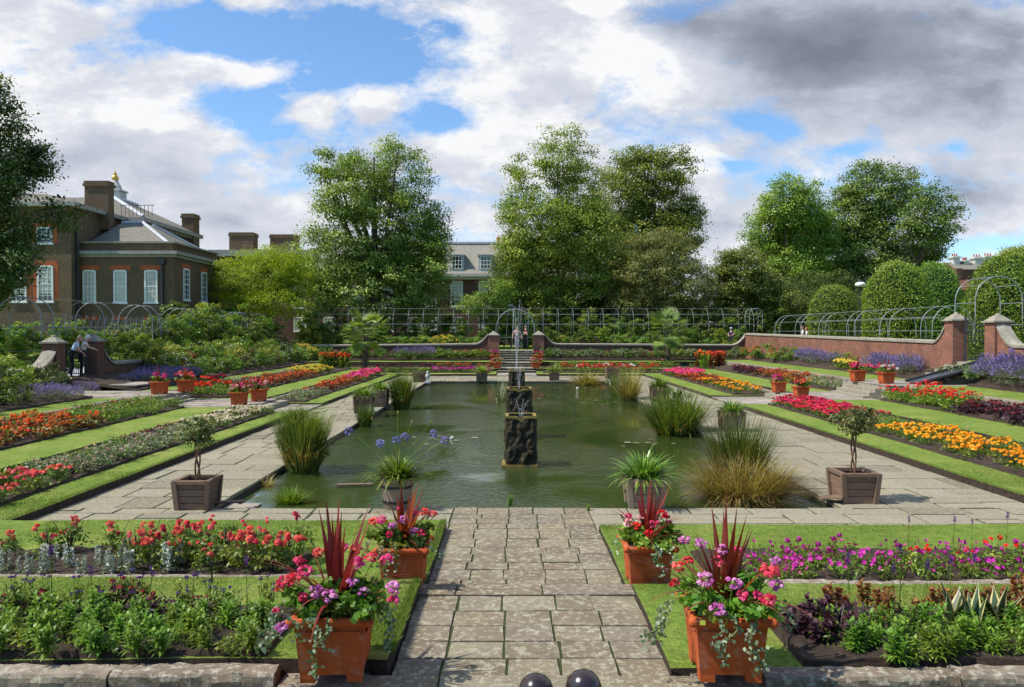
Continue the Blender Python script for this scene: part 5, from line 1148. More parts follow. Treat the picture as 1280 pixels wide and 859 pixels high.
seg(-1,2,258,302,'scarlet','scarlet geranium in the left upper bed beyond the path',.45,1.2,sub=(.45,1))
seg(-1,2,290,385,'redbrown','rust orange bedding plant in the left upper bed',.45,1.2,sub=(0,.55))
seg(-1,2,310,385,'grey','grey leaved bedding plant in the left upper bed',.5,1.3,sub=(.55,1))
seg(-1,2,385,418,'yellow','yellow daisy plant in the far left upper bed',.45,1.1)
seg(1,1,975,1062,'crimson','crimson begonia in the right lower bed by the cross path',.36,1.1)
seg(1,1,1062,1108,'green','green bedding plant between the crimson and the orange on the right',.36,1.0)
seg(1,1,1108,1420,'marigold','orange marigold in the right lower bed',.36,1.15,sub=(0,.85))
seg(1,1,1108,1420,'green','green bedding plant behind the marigolds on the right',.36,1.05,sub=(.85,1))
seg(1,1,884,972,'marigold','golden marigold in the far part of the right lower bed',.42,1.1,sub=(0,.8))
seg(1,1,850,890,'redbrown','rust red bedding plant in the far part of the right lower bed',.42,1.0)
seg(1,1,828,858,'pink','hot pink geranium at the far end of the right lower bed',.4,1.2)
seg(1,2,1073,1206,'redsparse','red flowered green bedding plant in the right upper bed',.33,1.2)
seg(1,2,1206,1420,'plum','dark leaved red flowered bedding plant in the right upper bed',.33,1.35)
seg(1,2,1010,1062,'grey','blue grey bedding plant in the far part of the right upper bed',.42,1.2)
seg(1,2,950,1010,'begonia','orange begonia in the far part of the right upper bed',.42,1.2)
seg(1,2,908,952,'plum','purple leaved bedding plant in the far part of the right upper bed',.42,1.2)
seg(1,2,870,908,'grey','pale pink and grey bedding plant at the far end of the right upper bed',.5,1.3)
# ---- beds across the far end
def far(pa,pb,Yc,dy,z,key,label,sp=.45,s=1.2):
    fillbed(XA(pa,Yc),XA(pb,Yc),Yc-dy,Yc+dy,z,B[key],label,label,sp,s,rowtxt=None)
far(540,614,48.4,.7,.12,'magenta','magenta bedding plant in the far bed left of the steps')
far(480,540,48.4,.7,.12,'green','green bedding plant in the far left corner bed',.5)
far(684,704,48.4,.7,.12,'green','green bedding plant in the far bed right of the steps')
far(700,820,48.2,.5,.12,'salvia_w','scarlet salvia in the far bed right of the steps',.45,1.25)
far(712,800,48.9,.35,.12,'whitefl','white flowered plant among the scarlet salvias at the far end',.75,1.2)
far(470,545,51.5,.6,.3,'plum','dark red leaved plant in the upper far bed, left end',.5,1.3)
far(545,612,51.5,.6,.3,'begonia','rust red begonia in the upper far bed left of the steps',.5,1.2)
far(690,870,51.5,.6,.3,'green','tall green bedding plant in the upper far bed right of the steps',.6,1.6)
for px,Yc in ((880,49.5),(888,50.4),(897,49.8),(874,50.6),(902,51.0)): inst(B['canna'][int(rng.integers(2))],(XA(px,Yc),Yc,.3),rng.uniform(0,6),1.1,'tall orange canna in the far right corner bed','orange cannas')
for px,Yc in ((408,48.8),(414,49.2),(420,49.6),(428,49),(434,49.4),(402,49.5)): inst(B['canna'][0],(XA(px,Yc),Yc,.3),rng.uniform(0,6),.95,'orange canna in the far left corner bed','orange red cannas')

# ---- shrubs and perennials of the borders
def put(px,Yc,z,key,label,s=1.0,grp=None,pool=S):
    x=XA(px,Yc); inst(pool[key][int(rng.integers(len(pool[key])))],(x,Yc,z),rng.uniform(0,6.3),s,label,grp or label)
def lavrow(x0,x1,y0,y1,z,label,sp=.6,s=1.1,z1=None):
    fillbed(x0,x1,y0,y1,z,B['lav'],label,label,sp,s,rowtxt=None,z1=z1,zs=.95)
lavrow(-14.5,-13.3,22.4,24.5,.55,'lavender bush on the near side of the left gate',.5,.85)
lavrow(-15.0,-13.6,30.0,33.8,.58,'lavender bush beyond the left gate below the wall',.52,.9)
lavrow(16.0,17.1,20.0,27.0,.85,'lavender bush below the red brick wall at the right edge',.6,1.35,1.1)
lavrow(16.2,17.0,39.5,45.0,.85,'purple lavender bush before the far part of the red brick wall',.55,1.1,1.0)
lavrow(16.0,17.0,31.5,35.5,.8,'grey blue catmint bush left of the ramp',.55,1.0,1.1)
lavrow(-8.2,-5.6,54.9,56.2,.75,'lavender bush before the end wall left of the steps',.6,1.2)
for y in np.arange(36.2,39.4,.5): inst(B['yellow'][0],(16.3+rng.uniform(-.3,.3),y,.85),rng.uniform(0,6),1.5,'yellow daisy plant before the red brick wall','yellow daisies by the wall')
for y in np.arange(33.4,36.4,.5): inst(B['pink'][1],(16.1+rng.uniform(-.3,.2),y,.82),rng.uniform(0,6),1.2,'pink geranium before the red brick wall','pink geraniums by the wall')
for y in np.arange(45.5,56,.75):
    k=['orangefl','mid','grey','pinkfl'][int(rng.integers(4))]; inst(S[k][0],(16.4+rng.uniform(-.5,.4),y,.9),rng.uniform(0,6),rng.uniform(.7,.9),{'orangefl':'orange flowered plant','mid':'green bushy plant','grey':'grey green plant','pinkfl':'pink flowered plant'}[k]+' before the far part of the red brick wall','border plants by the far red wall')
for x,y in ((16.6,38.4),(16.8,36),(16.9,40.6),(16.95,33.2),(16.2,28.6),(16.5,27.6),(16.1,27.3)): inst(S['grey' if y<30 else 'mid'][0],(x,y,.9),rng.uniform(0,6),.62,'low green plant '+('right of the ramp' if y<30 else 'at the foot of the red brick wall'),'low plants by the red wall')
# left border: banks of mixed shrubs
kinds=[('mid','mid green rounded shrub'),('bright','bright green bushy shrub'),('dark','dark green dense shrub'),('white','white flowered green shrub'),('grey','grey green loose shrub'),('red','red tinged shrub'),('yellow','golden green shrub'),('goldflower','yellow flowered bush')]
where=[(-14.0,'along the front of the left border'),(-15.0,'in the middle of the left border'),(-15.9,'at the back of the left border against the wall')]
for (x,txt_),sc_,pr in ((where[0],.8,[.22,.2,.08,.18,.12,.12,.04,.04]),(where[1],1.0,[.3,.15,.15,.14,.1,.08,.04,.04]),(where[2],1.15,[.3,.2,.3,.05,.05,.0,.1,0])):
    for y in np.arange(34.2,57,1.15):
        k,l=kinds[int(rng.choice(8,p=np.array(pr)/sum(pr)))]; inst(S[k][int(rng.integers(2))],(x+rng.uniform(-.3,.3),y+rng.uniform(-.3,.3),.6+(abs(x)-13.2)*.1),rng.uniform(0,6.3),sc_*rng.uniform(.8,1.15),l+' '+txt_,'shrubs of the left border')
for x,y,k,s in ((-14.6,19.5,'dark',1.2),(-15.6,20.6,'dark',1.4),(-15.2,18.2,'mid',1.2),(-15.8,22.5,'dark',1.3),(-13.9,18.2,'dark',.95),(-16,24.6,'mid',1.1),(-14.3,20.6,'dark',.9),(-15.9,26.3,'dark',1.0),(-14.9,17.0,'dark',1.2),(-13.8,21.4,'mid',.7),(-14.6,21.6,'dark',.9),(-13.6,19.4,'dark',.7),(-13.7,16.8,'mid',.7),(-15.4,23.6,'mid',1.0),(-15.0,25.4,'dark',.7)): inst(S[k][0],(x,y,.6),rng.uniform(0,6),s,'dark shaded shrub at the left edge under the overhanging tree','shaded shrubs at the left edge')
# behind the left wall: climbers over the tunnel
for y in np.arange(20,57,1.15):
    for x,sc_ in ((-17.6,.85),(-19.6,1.0)):
        if 28<y<31.2 and x>-18: continue
        k='tallgreen' if rng.random()<.62 else 'talldark'; inst(S[k][int(rng.integers(2))],(x+rng.uniform(-.3,.3),y+rng.uniform(-.4,.4),.95),rng.uniform(0,6),sc_*rng.uniform(.65,1.02)*(.78+.6*min(1,max(0,(y-36)/9))),('yellow green' if k=='tallgreen' else 'dark green')+' climber on the left hoop tunnel, '+('garden side' if x>-18 else 'palace side'),'climbers on the left tunnel')
for x,y in ((-18.2,29.0),(-18.5,30.1),(-18.3,28.0)): inst(S['dark'][0],(x,y,.9),rng.uniform(0,6),.7,'dark low shrub seen through the left gate','shrubs behind the left gate')
for x in np.arange(-23,-17.5,1.6):
    for y in (36,41,46,51): inst(S['tallgreen' if rng.random()<.5 else 'talldark'][0],(x-2.5,y+rng.uniform(-1,1),1.2),rng.uniform(0,6),rng.uniform(.5,.8),'tall leafy shrub between the left tunnel and the palace wing','shrubs before the palace wing')
# far end, before and behind the end wall
opt=[('mid',.8),('bright',.75),('grey',.75),('white',.7),('pinkfl',.7),('orangefl',.75)]
for px in np.arange(408,612,8.5):
    k,s=opt[int(rng.integers(6))]; 
    if 478<px<545: continue
    put(px,55.6+rng.uniform(-.5,.5),.75,k,'mixed flowering shrub before the end wall left of the steps',s)
for px in np.arange(494,612,9): put(px,55.0+rng.uniform(-.3,.3),.74,'bright' if rng.random()<.5 else 'mid','low green shrub before the end wall left of the steps',.55)
for px in np.arange(684,932,8.5):
    k,s=[('grey',.72),('mid',.7),('bright',.6),('grey',.8),('pinkfl',.6)][int(rng.integers(5))]; put(px,55.4+rng.uniform(-.6,.5),.75,k,'grey green planting before the end wall right of the steps',s)
for px in np.arange(380,610,9.5):
    k='goldflower' if 535<px<570 else ('bright' if 500<px<600 else ['tallgreen','mid','yellow','talldark'][int(rng.integers(4))])
    put(px,59+rng.uniform(-.6,.6),1.27,k,'golden flowered shrub behind the end wall' if k=='goldflower' else 'leafy shrub behind the end wall left of the gate',(.72 if 'tall' in k else 1.0)*rng.uniform(.85,1.1))
for px in np.arange(690,945,9):
    k=['mid','bright','yellow','talldark','tallgreen'][int(rng.integers(5))]; put(px,59+rng.uniform(-.6,.6),1.27,k,'leafy shrub behind the end wall right of the gate',(.6 if 'tall' in k else .9)*rng.uniform(.8,1.15))
for px in np.arange(385,930,13):
    if 575<px<700 and rng.random()<.2: continue
    k='talldark' if px>640 or rng.random()<.5 else 'tallgreen'; put(px,62.6+rng.uniform(-.6,.6),1.27,k,('dark' if k=='talldark' else 'light green')+' climber growing over the rear hoop tunnel',rng.uniform(.75,1.2))
for px in (388,396,402): put(px,58.8,1.27,'yellow','tall golden leaved shrub rising above the left end of the wall',1.75)
for px in np.arange(612,690,9): put(px,66,1.27,'tallgreen' if rng.random()<.6 else 'talldark','leafy shrub closing the view behind the far gate',rng.uniform(1.0,1.3))
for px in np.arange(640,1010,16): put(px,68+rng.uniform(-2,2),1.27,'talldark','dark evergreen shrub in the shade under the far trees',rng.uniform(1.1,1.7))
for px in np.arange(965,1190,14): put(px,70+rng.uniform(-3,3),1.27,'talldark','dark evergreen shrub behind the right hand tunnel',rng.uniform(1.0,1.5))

for px in np.arange(655,1010,19): put(px,98+rng.uniform(-3,3),1.27,'talldark','dark hedge tree far behind the trees',rng.uniform(1.7,2.3),'far dark hedge trees')
# ---- front beds: bigger, fuller plants with their flowers as parts
def rosebush(k):
    mb=MB(); h=.36
    for i in range(9):
        a=rng.uniform(0,6.3); e=np.array([.17*math.cos(a)*rng.uniform(.3,1),.17*math.sin(a)*rng.uniform(.3,1),h*rng.uniform(.75,1.2)]); mb.tube([(0,0,0),e*np.array([.5,.5,.55]),e],[.006,.005,.003],4,1)
    foliage(mb,[(0,0,.18,.21,.21,.19)],260,.05,.034,0,clump=.06,k=30,shell=.3,tv=.7,droop=.1)
    ch=[]
    for i in range(int(rng.integers(3,6))):
        a=rng.uniform(0,6.3); q=rng.uniform(.03,.2); c=np.array([q*math.cos(a),q*math.sin(a),h*rng.uniform(.62,1.2)]); m2=MB(); rr=rng.uniform(.026,.042); flowerheads(m2,c+rdir(int(rng.integers(2,5)))*rr*.8,rr,0,10,flat=1.0,tv=.5); m2.tube([c*np.array([.7,.7,.4]),c],.003,4,1); ch.append(('blossom',m2,[M['coral'],M['midleaf']]))
    return proto('rose_bush','rose bush',mb,[M['midleaf'],M['bark']],ch)
roses=[rosebush(k) for k in range(4)]
def silverplant():
    mb=MB(); foliage(mb,[(0,0,.09,.12,.12,.1)],70,.06,.02,0,clump=.04,shell=.3,droop=-.2); m2=MB()
    for i in range(3):
        x,y=rng.normal(0,.045,2); hh=rng.uniform(.2,.3); n=60; t=rng.random(n); P=np.stack([x+0*t,y+0*t,.06+hh*t],1)+rdir(n)*np.array([1,1,.2])*.026*(1.15-t)[:,None]; leaves(m2,P,nrm(rdir(n)+UP*.3),rdir(n),.04,.024,0,rng.random(n))
    return proto('silver_bedding_plant','silver plant',mb,[M['greyleaf']],[('flower_spikes',m2,[M['silver']])])
silver=[silverplant() for _ in range(3)]
def leafyplant(lm,h,r,nst,L,W,name,cat,fm=None):
    mb=MB()
    for i in range(nst):
        a=rng.uniform(0,6.3); q=rng.uniform(0,r); e=np.array([q*math.cos(a),q*math.sin(a),h*rng.uniform(.7,1.05)]); mb.tube([(e[0]*.4,e[1]*.4,0),e*np.array([.75,.75,.6]),e],[.006,.005,.003],4,0,.4)
        m=13; t=np.linspace(.2,1.0,m); P=np.outer(t,e)*np.array([1,1,1])+np.stack([e[0]*.4*(1-t),e[1]*.4*(1-t),0*t],1); aa=np.arange(m)*2.4+a
        blades(mb,P,aa,np.linspace(.25,.95,m)+rng.normal(0,.12,m),L*np.linspace(1.1,.55,m),W,.75,3,0,rng.uniform(.2,1,m))
    ch=[]
    if fm:
        m2=MB(); 
        for i in range(3): x,y=rng.normal(0,r*.6,2); c=np.array([x,y,h*rng.uniform(1.0,1.25)]); m2.tube([(x*.6,y*.6,h*.4),c],.004,4,1); flowerheads(m2,c+rdir(6)*.022,.018,0,5,flat=1)
        ch=[('flower',m2,[M[fm],M[lm]])]
    return proto(name,cat,mb,[M[lm]],ch)
zin=[leafyplant('brightleaf',.36,.16,8,.14,.036,'leafy_annual','annual plant') for _ in range(3)]
helio=[leafyplant('midleaf',.34,.16,9,.1,.034,'heliotrope','heliotrope','violet') for _ in range(2)]
def spirey():
    mb=MB(); x=0; hh=.58; mb.tube([(0,0,0),(.02,0,hh)],.004,4); a=rng.uniform(0,6.3,10); blades(mb,np.stack([0*a,0*a,np.linspace(.03,.3,10)],1),a,.6,.12,.02,.6,3,0,rng.random(10)); m2=MB(); n=40; t=rng.random(n); leaves(m2,np.stack([.02+0*t,0*t,hh-.02+.1*t],1)+rdir(n)*.014,rdir(n),rdir(n),.024,.018,0,rng.random(n)); return proto('blue_salvia','salvia',mb,[M['midleaf']],[('flower_spike',m2,[M['violet']])])
spire=[spirey() for _ in range(2)]
petu=[]
for k in range(3):
    mb=MB(); foliage(mb,[(0,0,.1,.2,.2,.12)],150,.05,.028,0,clump=.05,k=24,shell=.3); ch=[]
    for i in range(9):
        a=rng.uniform(0,6.3); q=rng.uniform(.02,.22); c=np.array([q*math.cos(a),q*math.sin(a),rng.uniform(.13,.3)]); m2=MB(); th=np.arange(9)*2*PI/9; nn=nrm(rdir(1)[0]*.6+np.array([0,-.6,.8])); u=nrm(np.cross(nn,UP)); w=np.cross(nn,u); rr=rng.uniform(.024,.034)
        ring=c+rr*(np.cos(th)[:,None]*u+np.sin(th)[:,None]*w)*(1+.12*(np.arange(9)%2))[:,None]; m2.tris(np.stack([np.repeat((c-nn*rr*.45)[None],9,0),ring,np.roll(ring,-1,0)],1),0,rng.random(9)); m2.tube([c*np.array([.6,.6,.3]),c-nn*rr*.4],.003,4,1); ch.append(('flower',m2,[M['magenta'],M['midleaf']]))
    petu.append(proto('petunia','petunia',mb,[M['midleaf']],ch))
coleus=[leafyplant('plumleaf',.26,.13,6,.12,.055,'coleus','coleus'),leafyplant('bronzeleaf',.32,.12,6,.13,.05,'coleus','coleus')]
def agave():
    mb=MB(); n=6; a=np.arange(n)*2.4+rng.uniform(0,1); el=rng.uniform(.95,1.42,n); L_=rng.uniform(.27,.4,n); b=np.stack([np.cos(a)*.02,np.sin(a)*.02,np.full(n,.02)],1)
    blades(mb,b,a,el,L_,.11,.1,5,1,.5); 
    off=np.stack([np.cos(a)*np.cos(el+PI/2),np.sin(a)*np.cos(el+PI/2),np.sin(el+PI/2)],1)*.004
    blades(mb,b+off,a,el,L_*.97,.064,.1,5,0,rng.random(n)); blades(mb,b-off,a,el,L_*.97,.064,.1,5,0,rng.random(n))
    return proto('variegated_agave','agave',mb,[M['agave'],M['cream_edge']])
agaves=[agave() for _ in range(2)]
def darkcord():
    mb=MB(); n=9; a=rng.uniform(0,6.3,n); blades(mb,np.zeros((n,3)),a,rng.uniform(.7,1.4,n),rng.uniform(.25,.4,n),.06,.15,4,0,rng.random(n)); return proto('dark_cordyline','cordyline',mb,[M['plumleaf']])
dcord=darkcord()
# coral rose bed, left
def scatter(protos,x0,x1,y0,y1,z,nx,ny,label,group,s=1.0,jit=.4,where_=None):
    for i in range(nx):
        for j in range(ny):
            x=x0+(x1-x0)*(i+.5+rng.uniform(-jit,jit))/nx; y=y0+(y1-y0)*(j+.5+rng.uniform(-jit,jit))/ny
            t=label+(' '+where_[min(len(where_)-1,int(j*len(where_)/ny))] if where_ else '')
            inst(protos[int(rng.integers(len(protos)))],(x,y,z),rng.uniform(0,6.3),s*rng.uniform(.82,1.18),t,group)
zb=ZB_+.03
scatter(roses,-3.9,-2.15,7.72,8.4,zb,9,2,'coral rose bush close to the near left pots,',"coral roses in the left bed",.9,where_=('in the front row','in the back row'))
scatter(roses,-8.4,-3.9,8.05,8.5,zb,14,1,'coral rose bush in the row behind the silver plants',"coral roses in the left bed",.9)
scatter(silver,-8.4,-3.3,7.6,8.0,zb,18,2,'silver white spiky plant along the kerb of the rose bed,','silver plants in the rose bed',.78,where_=('first row','second row'))
za=ZA_+.03
scatter(zin,-4.6,-1.85,5.4,6.2,za,12,4,'bright green leafy annual in the bottom left bed,','green annuals in the bottom left bed',.6,where_=('front row by the kerb','second row','third row','fourth row'))
scatter(B['fill'],-4.7,-1.85,5.46,6.4,ZA_+.03,10,3,'low mid green filler plant in the bottom left bed,','filler plants in the bottom left bed',.62,where_=('front row by the kerb','middle','back'))
scatter(B['plum'],-4.6,-2.2,6.1,6.45,ZA_+.03,7,1,'dark plum plant at the back of the bottom left bed','plum plants in the bottom left bed',.8)
scatter(B['fill'],2.3,5.4,5.46,6.3,.3,11,3,'low mid green filler plant in the bottom right bed,','filler plants in the bottom right bed',.62,where_=('front row by the kerb','middle','back'))
scatter(helio,-4.6,-1.9,6.1,6.45,za,9,2,'dark purple flowered heliotrope in the bottom left bed,','heliotropes in the bottom left bed',.6,where_=('middle of the bed','back of the bed'))
scatter(spire,-4.5,-2.0,6.0,6.4,za,5,1,'thin blue violet flower spike rising from the bottom left bed','blue salvias in the bottom left bed',.75)
scatter(petu,2.35,8.6,7.6,8.4,.17,22,3,'magenta petunia in the right bed,','magenta petunias in the right bed',.82,where_=('front row by the kerb','middle row','back row by the lawn'))
scatter(B['redsparse'],3.9,6.8,7.8,8.2,.17,7,1,'red flowered plant among the magenta petunias','red flowers among the petunias',.62)
scatter(spire,4.3,7.2,8.3,8.7,.17,9,1,'pale violet spike behind the magenta petunias','violet spikes behind the petunias',.6)
scatter(zin,2.4,5.3,5.4,6.1,.3,15,3,'mid green leafy annual in the bottom right bed,','green annuals in the bottom right bed',.64,where_=('front row by the kerb','second row','third row'))
scatter(coleus[:1],2.12,2.75,5.7,6.35,.3,4,2,'purple leaved coleus in the bottom right bed,','purple coleus',.7,where_=('front','back'))
scatter(coleus[1:],2.6,5.2,6.1,6.6,.3,10,2,'bronze orange coleus in the bottom right bed,','bronze coleus',.72,where_=('middle row','back row'))
scatter(coleus[1:],4.15,5.4,5.95,6.5,.34,5,2,'tall rust orange coleus at the right edge of the bottom right bed,','rust coleus',.75,where_=('front','back'))
for px,py,l in ((1202,792,'tallest variegated agave with cream edged leaves'),(1228,800,'variegated agave between its two taller neighbours'),(1258,790,'variegated agave nearest the rust orange coleus')):
    p=G(px,py,.33); inst(agaves[int(rng.integers(2))],(p.x,p.y+.12,.36),rng.uniform(0,6),.85,l,'variegated agaves')
for px,l in ((1050,'dark cordyline with upright maroon blades, left of two'),(1082,'dark cordyline with maroon blades, right of two')): p=G(px,806,.3); inst(dcord,(p.x,p.y+.12,.34),rng.uniform(0,6),.95,l,'dark cordylines')
scatter(spire,2.7,3.9,6.1,6.5,.3,6,1,'blue violet spike among the purple coleus','blue salvias in the bottom right bed',.8)
for px,py,l in ((637,632,'small green weed rooted in the pond edge behind the path'),(735,636,'tiny weed in the paving joint at the pond edge')): p=G(px,py+2); inst(zin[0],(p.x,p.y,-.02),0,.55 if px<700 else .3,l,'weeds at the pond edge')
# ---- reeds, sedges and water plants
def reedclump(name,cat,lm,px,py,wpx,hpx,n,label,W=.022,lean=.35,drp=.3,dry=.0,z=-.12,Ymin=None,depth=.8,L2=None,bushy=0,spread=.33):
    p=G(px,py,z); Yc=p.y; w=wpx*Yc/F; hh=hpx*Yc/F; mb=MB()
    q=np.sqrt(rng.random(n)); a=rng.uniform(0,6.3,n); b=np.stack([q*np.cos(a)*w*spread,q*np.sin(a)*w*spread*depth,0*q],1)
    az=np.where(rng.random(n)<.55,a,rng.uniform(0,6.3,n)); el=np.clip(1.5-q*lean-np.abs(rng.normal(0,lean*.45,n)),.2,1.55); Ln=hh*rng.uniform(.55,1.08,n)
    m=rng.random(n)<dry
    blades(mb,b[~m],az[~m],el[~m],Ln[~m],W,rng.uniform(.0,drp,(~m).sum()),5,0,rng.random((~m).sum()))
    if m.any(): blades(mb,b[m],az[m],np.clip(el[m]-.3,.2,1.5),Ln[m]*.8,W*.8,rng.uniform(.3,1.1,m.sum()),5,1,rng.random(m.sum()))
    if bushy: foliage(mb,[(0,0,hh*.45,w*.42,w*.34,hh*.48)],bushy,.2,.022,0,clump=.12,shell=.45,droop=-.35,tv=.6)
    o=mb.build(name,[M[lm],M['sedge']],loc=(p.x,Yc+w*.3*depth,z)); tag(o,label,cat); return o
reedclump('reed_clump','reeds','reed',375,592,60,88,1900,'tall dense clump of green reeds at the near left of the pond',.018,.16,.4,.14,bushy=2600)
reedclump('reed_clump','reeds','reed',501,512,30,52,600,'upright clump of green reeds by the left bank, farther away',.03,.15,.3,.1,bushy=700)
reedclump('reed_clump','reeds','reed',455,534,22,34,260,'small clump of reeds before the left agapanthus tub',.02,.25,.3,.1)
reedclump('reed_clump','reeds','reed',848,545,74,66,1000,'broad leaning clump of green reeds at the right bank',.03,.45,.3,.12,bushy=1200)
reedclump('sedge_clump','sedge','sedge',936,628,104,80,3000,'large brown and green sedge spilling onto the right paving',.014,.55,1.0,.55,z=-.1,spread=.46)
reedclump('reed_clump','reeds','reed',928,612,66,104,1100,'green reeds standing in the top of the large brown sedge',.018,.3,.3,.25,z=-.1)
reedclump('sedge_clump','sedge','sedge',735,482,44,28,520,'low brown sedge at the far edge of the pond',.03,.7,.9,.3)
reedclump('sedge_clump','sedge','sedge',787,502,26,50,420,'tall yellow brown reeds at the far right of the pond',.03,.25,.5,.35)
reedclump('reed_clump','reeds','reed',768,492,16,34,120,'small green reeds left of the yellow brown reeds',.03,.25,.3,.1)
reedclump('water_plant','water plant','brightleaf',359,631,46,27,300,'low yellow green water plant in the near left pond corner',.016,.7,.6,.05)
reedclump('water_plant','water plant','greyleaf',625,502,16,34,60,'grey leaved water iris left of the middle tank',.03,.4,.3,.2)
reedclump('water_plant','water plant','sedge',333,608,26,24,90,'wispy brown grass at the left pond edge',.01,.7,.8,.5)
# ---- palms
def palm(px,py,pyc,Rpx,label):
    p=G(px,py,.12); Yc=p.y; r=empty('palm_tree',(p.x,Yc,.12),label=label,cat='palm tree',group='palms in the far lawns'); zc=ZA(pyc,Yc)-.12; R=Rpx*Yc/F
    mb=MB(); t=np.linspace(0,1,12); mb.tube(np.stack([.04*np.sin(t*4),0*t,zc*t],1),.14+.03*np.sin(t*40),10); 
    n=160; tt=rng.random(n); a=rng.uniform(0,6.3,n); leaves(mb,np.stack([.15*np.cos(a),.15*np.sin(a),zc*tt],1),np.stack([np.cos(a)*.5,np.sin(a)*.5,-np.ones(n)*.6],1),rdir(n),.22,.05,0,rng.random(n))
    mb.build('trunk',M['bark'],r); mb=MB()
    for i in range(44):
        a=rng.uniform(0,6.3); el=rng.uniform(-.95,1.3); L_=R*rng.uniform(.55,.75); d=np.array([math.cos(a)*math.cos(el),math.sin(a)*math.cos(el),math.sin(el)]); hub=np.array([0,0,zc])+d*L_
        mb.tube([(0,0,zc-.05),hub],[.014,.009],4,0,.3); S_=nrm(np.cross(d,UP)); Nn=np.cross(S_,d); k=17; ph=np.linspace(-1.75,1.75,k); D=np.cos(ph)[:,None]*d+np.sin(ph)[:,None]*S_-UP*.12
        b=np.repeat(hub[None],k,0); l=R*.42*(1-.12*np.abs(ph)); leaves(mb,b,D,np.repeat(Nn[None],k,0),l,.065,0,rng.uniform(.2,1,k))
    mb.build('crown',M['palm'],r)
palm(456,465,416,34,'fan palm standing left of the pond beyond the pink flowers')
palm(834,461,414,32,'fan palm standing right of the pond beyond the pink flowers')
# ---- turf blades on the near lawns
def turf(x0,x1,y0,y1,z,n,mb,hh=.03):
    P=np.stack([rng.uniform(x0,x1,n),rng.uniform(y0,y1,n),np.full(n,z)],1); D=nrm(UP+rng.normal(0,.35,(n,3))); S_=nrm(np.cross(D,rdir(n)))*.0028; L_=hh*rng.uniform(.6,1.3,n)
    mb.tris(np.stack([P-S_,P+S_,P+D*L_[:,None]],1),0,rng.random(n))
mb=MB(); za_,zb_=.33,.19
turf(-6.82,-6.72,10.2,24.4,.115,6000,mb,.04); turf(7.87,7.97,10.9,27,.115,6000,mb,.04); turf(-8.0,-6.75,10.2,14,.11,14000,mb); turf(7.9,8.85,11,15,.11,9000,mb)
turf(-5,-.87,6.45,7.3,za_-.012,42000,mb); turf(-1.7,-.87,5.6,6.5,za_-.012,12000,mb); turf(-6,-2.2,8.7,10.1,zb_-.012,26000,mb); turf(-2.2,-.87,7.5,10.1,zb_-.012,22000,mb)
turf(1.14,5.5,6.55,7.3,.25,30000,mb); turf(1.14,2.1,5.6,6.55,.25,12000,mb); turf(2.1,7.5,8.85,10.1,.118,26000,mb); turf(1.14,2.1,7.5,10.1,.118,20000,mb)
turf(-.93,-.85,5.6,7.25,za_-.015,2500,mb,.05); turf(-.93,-.85,7.5,10.1,zb_-.015,3500,mb,.05)
M['turf']=leafmat('turf_blade',[(.075,.13,.016),(.155,.24,.03),(.30,.33,.08)],.3,rnd=0)
o=mb.build('grass',M['turf']); o['kind']='stuff'; tag(o,'short mown turf on the near lawns either side of the path')
# ================================================================== trees
def tree(label,name,Yc,pxt,lobes,n,leaf,L,W,zb=1.27,tr=.35,bark='bark',group='trees beyond the garden',clump=None,tv=.5,tilt=.8,shell=.45,depth=.8,droop=.3,limbs=12,k=None):
    """lobes: (px, py, half width px, half height px) as the crown reads from the garden, each given its own depth"""
    x0=XA(pxt,Yc); r=empty(name,(x0,Yc,zb),label=label,cat='tree',group=group); s=Yc/F; lo=[]
    W_=max(l[0]+l[2] for l in lobes)-min(l[0]-l[2] for l in lobes)
    for (px,py,a,b) in lobes:
        dy=rng.uniform(-.28,.28)*W_*s*depth*(.6 if a>.3*W_ else 1)
        lo.append((XA(px,Yc)-x0,dy,ZA(py,Yc)-zb,a*s*1.04,max(a,b)*s*depth*.95,b*s*1.04))
    mb=MB(); foliage(mb,lo,n,L,W,0,clump=clump or L*3.5,shell=shell,tv=tv,tilt=tilt,droop=droop,k=k or n//72,flat=.5,ow=.45,rn=.42); mb.build('crown',M[leaf],r)
    mb=MB(); zt=max(l[2] for l in lo); low=min(l[2]-l[5] for l in lo); zf=max(.8,low+.15*(zt-low)); mb.tube([(0,0,-.2),(.03,0,zf*.3),(.0,.05,zf),(.1*tr,.0,zf+(zt-zf)*.45),(0,0,zt)],[tr*1.35,tr,tr*.85,tr*.5,tr*.12],9)
    for i in range(limbs):
        l=lo[int(rng.integers(len(lo)))]; e=np.array(l[:3])+rdir(1)[0]*np.array(l[3:])*.6; t=rng.uniform(.0,.5); st=np.array([0,0,zf+(zt-zf)*t*.7]); m_=(st+e)/2+np.array([0,0,-.08*np.linalg.norm(e-st)]); mb.tube([st,m_,e],[tr*.45,tr*.28,tr*.06],6)
    mb.build('trunk',M[bark],r); return r
tree('large dark tree overhanging the left edge of the garden','broadleaf_tree',31.0,-70,[(-40,190,80,60),(10,150,45,42),(22,235,42,38),(-20,300,75,60),(30,325,46,45),(60,262,24,22),(5,365,40,20),(-80,140,60,60),(-60,360,60,40),(40,200,20,22)],64837,'shadeleaf',0.141,0.094,tr=.4,zb=1.2)
tree('small bright yellow green tree before the palace range','robinia_tree',59.0,335,[(320,350,62,34),(278,352,30,24),(366,350,30,30),(330,322,38,18),(300,378,42,20),(358,380,38,18),(338,340,50,30)],47547,'robinia',0.148,0.078,tr=.2,limbs=14,tv=.4)
